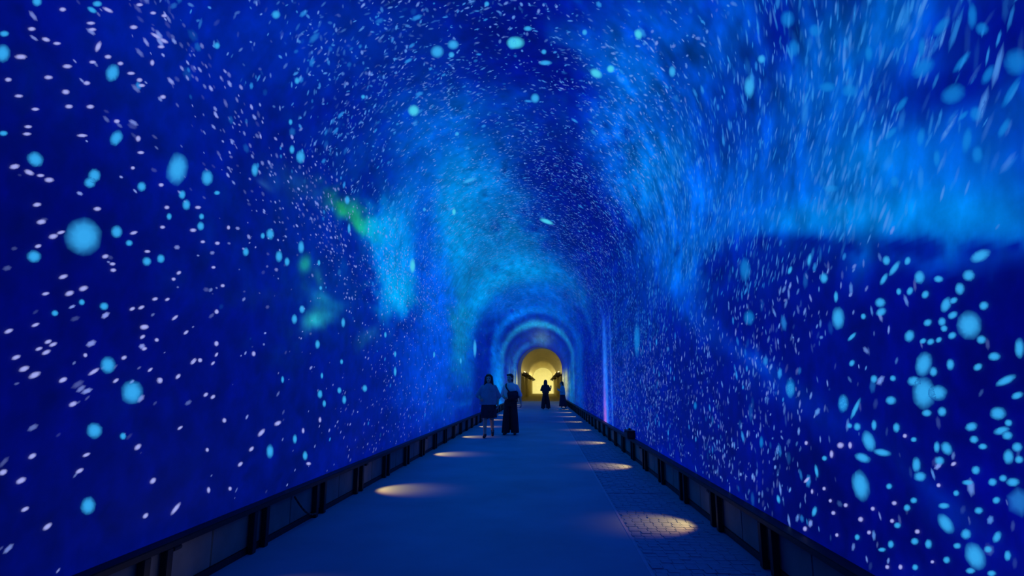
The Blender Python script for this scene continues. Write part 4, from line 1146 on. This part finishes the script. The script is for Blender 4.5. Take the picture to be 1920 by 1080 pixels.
def person(name, loc, rz, label, P, voxel):
    """P: joints of the pose in local metres, facing -y; l / r are the person's own left (+x) and right"""
    root = empty(name, loc, rz)
    bm = bmesh.new()
    pel = Vector(P['pelvis']); che = Vector(P['chest']); nk = Vector(P['neck']); hd = Vector(P['head'])
    cap(bm, pel + Vector((-.055, 0, 0)), .115, pel + Vector((.055, 0, 0)), .115, .85)
    cap(bm, pel, .13, (pel + che) / 2, .115, .8); cap(bm, (pel + che) / 2, .115, che, .135, .75)
    cap(bm, che + Vector((-.07, 0, .06)), .085, che + Vector((.07, 0, .06)), .085, .9)
    cap(bm, nk - Vector((0, -.01, .05)), .056, hd - Vector((0, -.015, .06)), .05)
    t = P.get('turn', 0.); R3 = Matrix.Rotation(t, 3, 'Z')
    ell(bm, hd + R3 @ Vector((0, .012, .02)), (.074, .092, .092), t); ell(bm, hd + R3 @ Vector((0, -.02, -.035)), (.058, .066, .078), t)
    ell(bm, hd + R3 @ Vector((0, -.078, -.095)), (.022, .018, .018), t)
    cap(bm, hd + R3 @ Vector((0, -.078, .005)), .009, hd + R3 @ Vector((0, -.098, -.032)), .014)
    for sx in (-1, 1): ell(bm, hd + R3 @ Vector((sx * .074, .01, -.012)), (.012, .02, .032), t)
    for q in 'lr':
        sx = 1 if q == 'l' else -1
        sh, el, wr = (Vector(P[k + q]) for k in ('sh', 'el', 'wr'))
        cap(bm, che + Vector((sx * .06, 0, .07)), .07, sh, .056); cap(bm, sh, .052, el, .040); cap(bm, el, .040, wr, .026)
        hand(bm, wr, P.get('hd' + q, (wr - el)), P.get('th' + q, (0, -1, .1)), P.get('pn' + q, (-sx, 0, 0)), P.get('curl' + q, .45))
        hp, kn, an = (Vector(P[k + q]) for k in ('hp', 'kn', 'an'))
        cap(bm, hp, .088, kn, .056); cap(bm, kn, .056, kn + (an - kn) * .35 + Vector((0, .012, 0)), .053); cap(bm, kn + (an - kn) * .35 + Vector((0, .012, 0)), .053, an, .034)
        toe = Vector(P.get('to' + q, an + Vector((sx * .02, -.15, -.05))))
        cap(bm, an - Vector((0, -.02, .02)), .034, toe, .026)
    fuse('body', bm, M_skin, root, voxel, 3, True)
    for sx in (-1, 1):
        bm = bmesh.new(); ell(bm, hd + R3 @ Vector((sx * .031, -.073, .004)), (.013, .009, .008), t); obj('eye', bm, M_eye, root, True)
    bm = bmesh.new(); ell(bm, hd + R3 @ Vector((0, -.083, -.06)), (.022, .008, .007), t); obj('mouth', bm, M_lip, root, True)
    tag(root, label, 'person', 'people walking in the tunnel')
    return root
def shoes(root, P, m, name='shoe'):
    for q in 'lr':
        sx = 1 if q == 'l' else -1
        an = Vector(P['an' + q]); toe = Vector(P.get('to' + q, an + Vector((sx * .02, -.15, -.05))))
        bm = bmesh.new()
        cap(bm, an + Vector((0, .035, -.035)), .042, toe, .038, 1.); cap(bm, an + Vector((0, .01, 0)), .045, an + Vector((0, .02, -.03)), .045)
        fuse(name, bm, m, root, .008, 2, True)
def sleeve(bm, sh, el, wr, full, r0=.085, r1=.075):
    sh, el, wr = Vector(sh), Vector(el), Vector(wr)
    cap(bm, sh, r0, el, r1)
    if full: cap(bm, el, r1, wr, .048)

# ---- woman with long hair, loose grey top, dark skirt, walking towards the viewer
P1 = dict(pelvis=(0, 0, .90), chest=(0, 0, 1.20), neck=(0, 0, 1.37), head=(0, -.02, 1.51), turn=-.08,
          shl=(.15, 0, 1.285), ell=(.245, .05, 1.05), wrl=(.245, -.06, .84), shr=(-.15, 0, 1.285), elr=(-.265, .06, 1.07), wrr=(-.21, -.16, .98),
          hpl=(.085, .02, .86), knl=(.085, .02, .46), anl=(.095, .30, .16), tol=(.10, .18, .045),
          hpr=(-.085, -.02, .86), knr=(-.085, -.12, .47), anr=(-.085, -.18, .085), tor=(-.10, -.32, .035), curlr=.9)
p1 = person('person', (-1.46, 15.0, 0), .05, 'person with long dark hair, loose grey top and dark skirt walking on the left', P1, .0075)
M_top1 = mat('loose_grey_top', (.22, .27, .36), .85, noise=.1, scale=9, bump=.3)
M_skirt1 = mat('dark_skirt', (.012, .012, .025), .8, noise=.2, scale=9)
bm = bmesh.new()
loft(bm, [(0, 0, 1.39, .075, .075), (0, 0, 1.35, .125, .10), (0, 0, 1.25, .195, .13), (0, 0, 1.10, .215, .15), (0, 0, .95, .235, .17), (0, 0, .83, .245, .18)], fold=.05)
for q in 'lr': sleeve(bm, P1['sh' + q], P1['el' + q], P1['wr' + q], False, .068, .085)
fuse('loose_top', bm, M_top1, p1, .009, 3)
bm = bmesh.new()
loft(bm, [(0, 0, .99, .15, .12), (0, -.01, .88, .19, .155), (0, -.02, .70, .205, .195), (0, -.02, .50, .21, .225)], fold=.07, ph=1.)
fuse('skirt', bm, M_skirt1, p1, .009, 2)
bm = bmesh.new(); h = Vector(P1['head'])
ell(bm, h + Vector((0, .03, .035)), (.094, .098, .095))
for sx in (-1, 1):
    cap(bm, h + Vector((sx * .075, .0, .04)), .035, h + Vector((sx * .095, .0, -.17)), .04); cap(bm, h + Vector((sx * .06, .05, .0)), .05, h + Vector((sx * .075, .06, -.20)), .055)
cap(bm, h + Vector((0, .07, 0)), .07, h + Vector((0, .10, -.20)), .075)
cap(bm, h + Vector((-.05, -.055, .085)), .026, h + Vector((.05, -.055, .085)), .026)
fuse('hair', bm, M_hair, p1, .008, 3)
shoes(p1, P1, mat('dark_shoe', (.015, .015, .02), .5))

# ---- person in a white shirt with wide dark trousers
P2 = dict(pelvis=(0, 0, .92), chest=(.01, 0, 1.22), neck=(.0, 0, 1.39), head=(-.02, -.02, 1.535), turn=-.45,
          shl=(.15, 0, 1.305), ell=(.25, .04, 1.07), wrl=(.30, -.07, .86), shr=(-.15, 0, 1.305), elr=(-.235, .05, 1.07), wrr=(-.15, -.15, .99),
          hpl=(.085, 0, .88), knl=(.10, -.01, .47), anl=(.115, .02, .085), hpr=(-.085, 0, .88), knr=(-.11, -.03, .47), anr=(-.135, -.03, .085), curlr=.9)
p2 = person('person', (-.93, 15.85, 0), -.12, 'person in a white shirt and wide dark trousers with a shoulder bag', P2, .0075)
M_shirt = mat('white_shirt', (.62, .66, .72), .85, noise=.05, scale=9, bump=.3)
M_trou = mat('dark_trousers', (.010, .010, .022), .85, noise=.2, scale=9)
bm = bmesh.new()
loft(bm, [(0, 0, 1.41, .07, .075), (0, 0, 1.37, .12, .095), (0, 0, 1.25, .185, .13), (0, 0, 1.10, .185, .135), (0, 0, .97, .19, .14)], fold=.04)
for q in 'lr': sleeve(bm, P2['sh' + q], P2['el' + q], P2['wr' + q], False, .066, .072)
fuse('shirt', bm, M_shirt, p2, .009, 3)
def trousers(P, parent, m, zt, w_=.165, wide=.115, hem=.05):
    bm = bmesh.new()
    loft(bm, [(0, 0, zt, .145, .12), (0, 0, zt - .12, w_ + .015, .14), (0, 0, zt - .24, w_ + .02, .14)])
    for q in 'lr':
        hp, kn, an = (Vector(P[k + q]) for k in ('hp', 'kn', 'an'))
        loft(bm, [(hp.x, hp.y, zt - .12, .09, .12), (hp.x, hp.y, zt - .26, .10, .125), (kn.x, kn.y, kn.z, wide * .92, .115), (an.x, an.y, hem, wide, .12)], fold=.05)
    return fuse('trousers', bm, m, parent, .009, 2)
trousers(P2, p2, M_trou, 1.0)
bm = bmesh.new(); h = Vector(P2['head'])
ell(bm, h + Vector((.012, .03, .035)), (.09, .096, .095), -.45); cap(bm, h + Vector((.05, .05, .0)), .05, h + Vector((.045, .06, -.09)), .04); cap(bm, h + Vector((-.02, .06, 0)), .05, h + Vector((0, .07, -.08)), .04)
cap(bm, h + Vector((-.06, -.03, .085)), .028, h + Vector((.03, -.055, .09)), .028); cap(bm, h + Vector((.072, .0, .05)), .03, h + Vector((.078, .0, -.07)), .024)
fuse('hair', bm, M_hair, p2, .008, 3)
shoes(p2, P2, mat('black_shoe', (.012, .012, .016), .5))
# the bag it carries
M_bag = mat('dark_navy_bag', (.012, .012, .035), .7, noise=.2, scale=15)
bag = empty('shoulder_bag', (-.93, 15.85, .9), -.12)
bm = boxes((-.15, .15, -.055, .055, 0., .24), bevel=.03)
bmesh.ops.rotate(bm, verts=bm.verts[:], cent=(0, 0, .12), matrix=Matrix.Rotation(-.12, 3, 'Y'))
bmesh.ops.translate(bm, verts=bm.verts[:], vec=(.10, -.20, .04)); obj('pouch', bm, M_bag, bag, True)
bm = boxes((-.14, .14, -.02, .0, .0, .12), bevel=.008); bmesh.ops.translate(bm, verts=bm.verts[:], vec=(.10, -.247, .155)); obj('flap', bm, M_bag, bag)
bm = bmesh.new()
sp = [(.0, -.20, .26), (-.06, -.185, .33), (-.11, -.135, .40), (-.12, -.07, .455), (-.115, .02, .475), (-.08, .105, .42), (.05, .165, .30), (.17, .12, .17), (.235, -.02, .12), (.22, -.17, .16)]
for a, b in zip(sp, sp[1:]):
    a, b = Vector(a), Vector(b); d = b - a
    bmesh.ops.create_cone(bm, cap_ends=True, segments=10, radius1=.02, radius2=.02, depth=d.length * 1.12, matrix=Matrix.Translation((a + b) / 2) @ d.to_track_quat('Z', 'Y').to_matrix().to_4x4())
obj('strap', bm, M_bag, bag, True)
tag(bag, 'dark crossbody bag worn over the white shirt', 'bag')

# ---- person in dark clothes holding up a phone, far down the tunnel
P3 = dict(pelvis=(0, 0, .93), chest=(0, 0, 1.25), neck=(0, 0, 1.42), head=(0, -.01, 1.565),
          shr=(.155, 0, 1.33), elr=(.245, .02, 1.10), wrr=(.31, -.15, 1.18), shl=(-.155, 0, 1.33), ell=(-.25, .03, 1.10), wrl=(-.14, -.14, 1.04),
          hpl=(-.085, 0, .89), knl=(-.12, 0, .48), anl=(-.145, .02, .085), hpr=(.085, 0, .89), knr=(.12, -.02, .48), anr=(.15, -.03, .085))
# joints above are written as seen by the viewer; turn the figure away from the camera
def mirror(P):
    o = {}
    for k, v in P.items():
        if isinstance(v, tuple): v = (-v[0], *v[1:])
        o[k] = v
    return o
P3 = mirror(P3); P3['curlr'] = .9; P3['hdr'] = (0, -.3, 1); P3['thr'] = (1, 0, 0); P3['pnr'] = (0, -1, 0)
p3 = person('person', (.09, 33.6, 0), math.pi, 'person in dark clothes seen against the yellow glow, holding a phone', P3, .010)
M_dk = mat('dark_top', (.018, .022, .035), .85, noise=.2, scale=9)
bm = bmesh.new()
loft(bm, [(0, 0, 1.45, .075, .08), (0, 0, 1.40, .13, .10), (0, 0, 1.34, .18, .12), (0, 0, 1.24, .205, .14), (0, 0, 1.10, .205, .145), (0, 0, .93, .205, .15)], fold=.04)
for q in 'lr': sleeve(bm, P3['sh' + q], P3['el' + q], P3['wr' + q], False, .075, .07)
fuse('dark_top', bm, M_dk, p3, .010, 3)
trousers(P3, p3, M_trou, 1.02, wide=.13)
bm = bmesh.new(); h = Vector(P3['head'])
ell(bm, h + Vector((0, .02, .03)), (.105, .112, .11)); cap(bm, h + Vector((0, .05, 0)), .085, h + Vector((0, .07, -.17)), .085)
for sx in (-1, 1): cap(bm, h + Vector((sx * .06, .02, .0)), .05, h + Vector((sx * .07, .04, -.15)), .05)
fuse('hair', bm, M_hair, p3, .010, 3)
shoes(p3, P3, mat('dark_blue_shoe', (.02, .03, .06), .6))
ph = empty('phone', (.09 + .315, 33.6 + .20, 1.21), math.pi)
obj('case', boxes((-.04, .04, -.006, .006, 0, .16), bevel=.005), M_black, ph)
obj('screen', boxes((-.036, .036, .0062, .0075, .006, .154)), mat('phone_glass', (.02, .02, .03), .1), ph)
tag(ph, 'phone held up by the person in dark clothes', 'phone', 'phones')

# ---- person in a blue top and long dark skirt, side view
P4 = dict(pelvis=(0, .0, .88), chest=(0, .0, 1.18), neck=(0, -.01, 1.34), head=(0, -.05, 1.475),
          shl=(.155, 0, 1.28), ell=(.20, -.02, 1.03), wrl=(.09, -.24, 1.12), shr=(-.155, 0, 1.28), elr=(-.20, -.02, 1.03), wrr=(-.07, -.24, 1.12),
          hpl=(.08, 0, .84), knl=(.08, -.06, .45), anl=(.07, -.07, .085), hpr=(-.08, 0, .84), knr=(-.07, .03, .45), anr=(-.06, .17, .10),
          tor=(-.06, .03, .04), curll=.9, curlr=.9, hdl=(-.1, -.5, .8), hdr=(.1, -.5, .8), thl=(0, 0, 1), thr=(0, 0, 1))
p4 = person('person', (1.06, 33.0, 0), -math.pi / 2, 'person in a blue top and long dark skirt standing sideways by the right rail', P4, .010)
M_blue = mat('light_blue_top', (.16, .36, .50), .85, noise=.1, scale=9)
bm = bmesh.new()
loft(bm, [(0, -.005, 1.34, .09, .085), (0, 0, 1.31, .155, .105), (0, 0, 1.20, .185, .14), (0, .01, 1.02, .185, .15), (0, .01, .84, .20, .165)], fold=.04)
for q in 'lr': sleeve(bm, P4['sh' + q], P4['el' + q], P4['wr' + q], True, .08, .065)
fuse('blue_top', bm, M_blue, p4, .010, 3)
bm = bmesh.new()
loft(bm, [(0, 0, .95, .14, .115), (0, .01, .82, .18, .15), (0, .02, .55, .20, .185), (0, .03, .18, .215, .225)], fold=.07)
fuse('long_skirt', bm, mat('dark_purple_skirt', (.018, .010, .045), .85, noise=.2, scale=9), p4, .010, 2)
bm = bmesh.new(); h = Vector(P4['head'])
ell(bm, h + Vector((0, .03, .035)), (.094, .098, .095)); cap(bm, h + Vector((0, .07, 0)), .065, h + Vector((0, .09, -.16)), .055)
fuse('hair', bm, M_hair, p4, .010, 3)
shoes(p4, P4, mat('white_shoe', (.75, .74, .76), .6))
ph = empty('phone', (1.06 - .33, 33.0, 1.17), -math.pi / 2)
obj('case', boxes((-.04, .04, -.006, .006, 0, .16), bevel=.005), M_black, ph)
obj('screen', boxes((-.036, .036, .0062, .0075, .006, .154)), mat('phone_glass_lit', (.02, .02, .03), .1, emit=(.6, .75, .8), estr=.5), ph)
tag(ph, 'phone held in front of the person in the blue top', 'phone', 'phones')
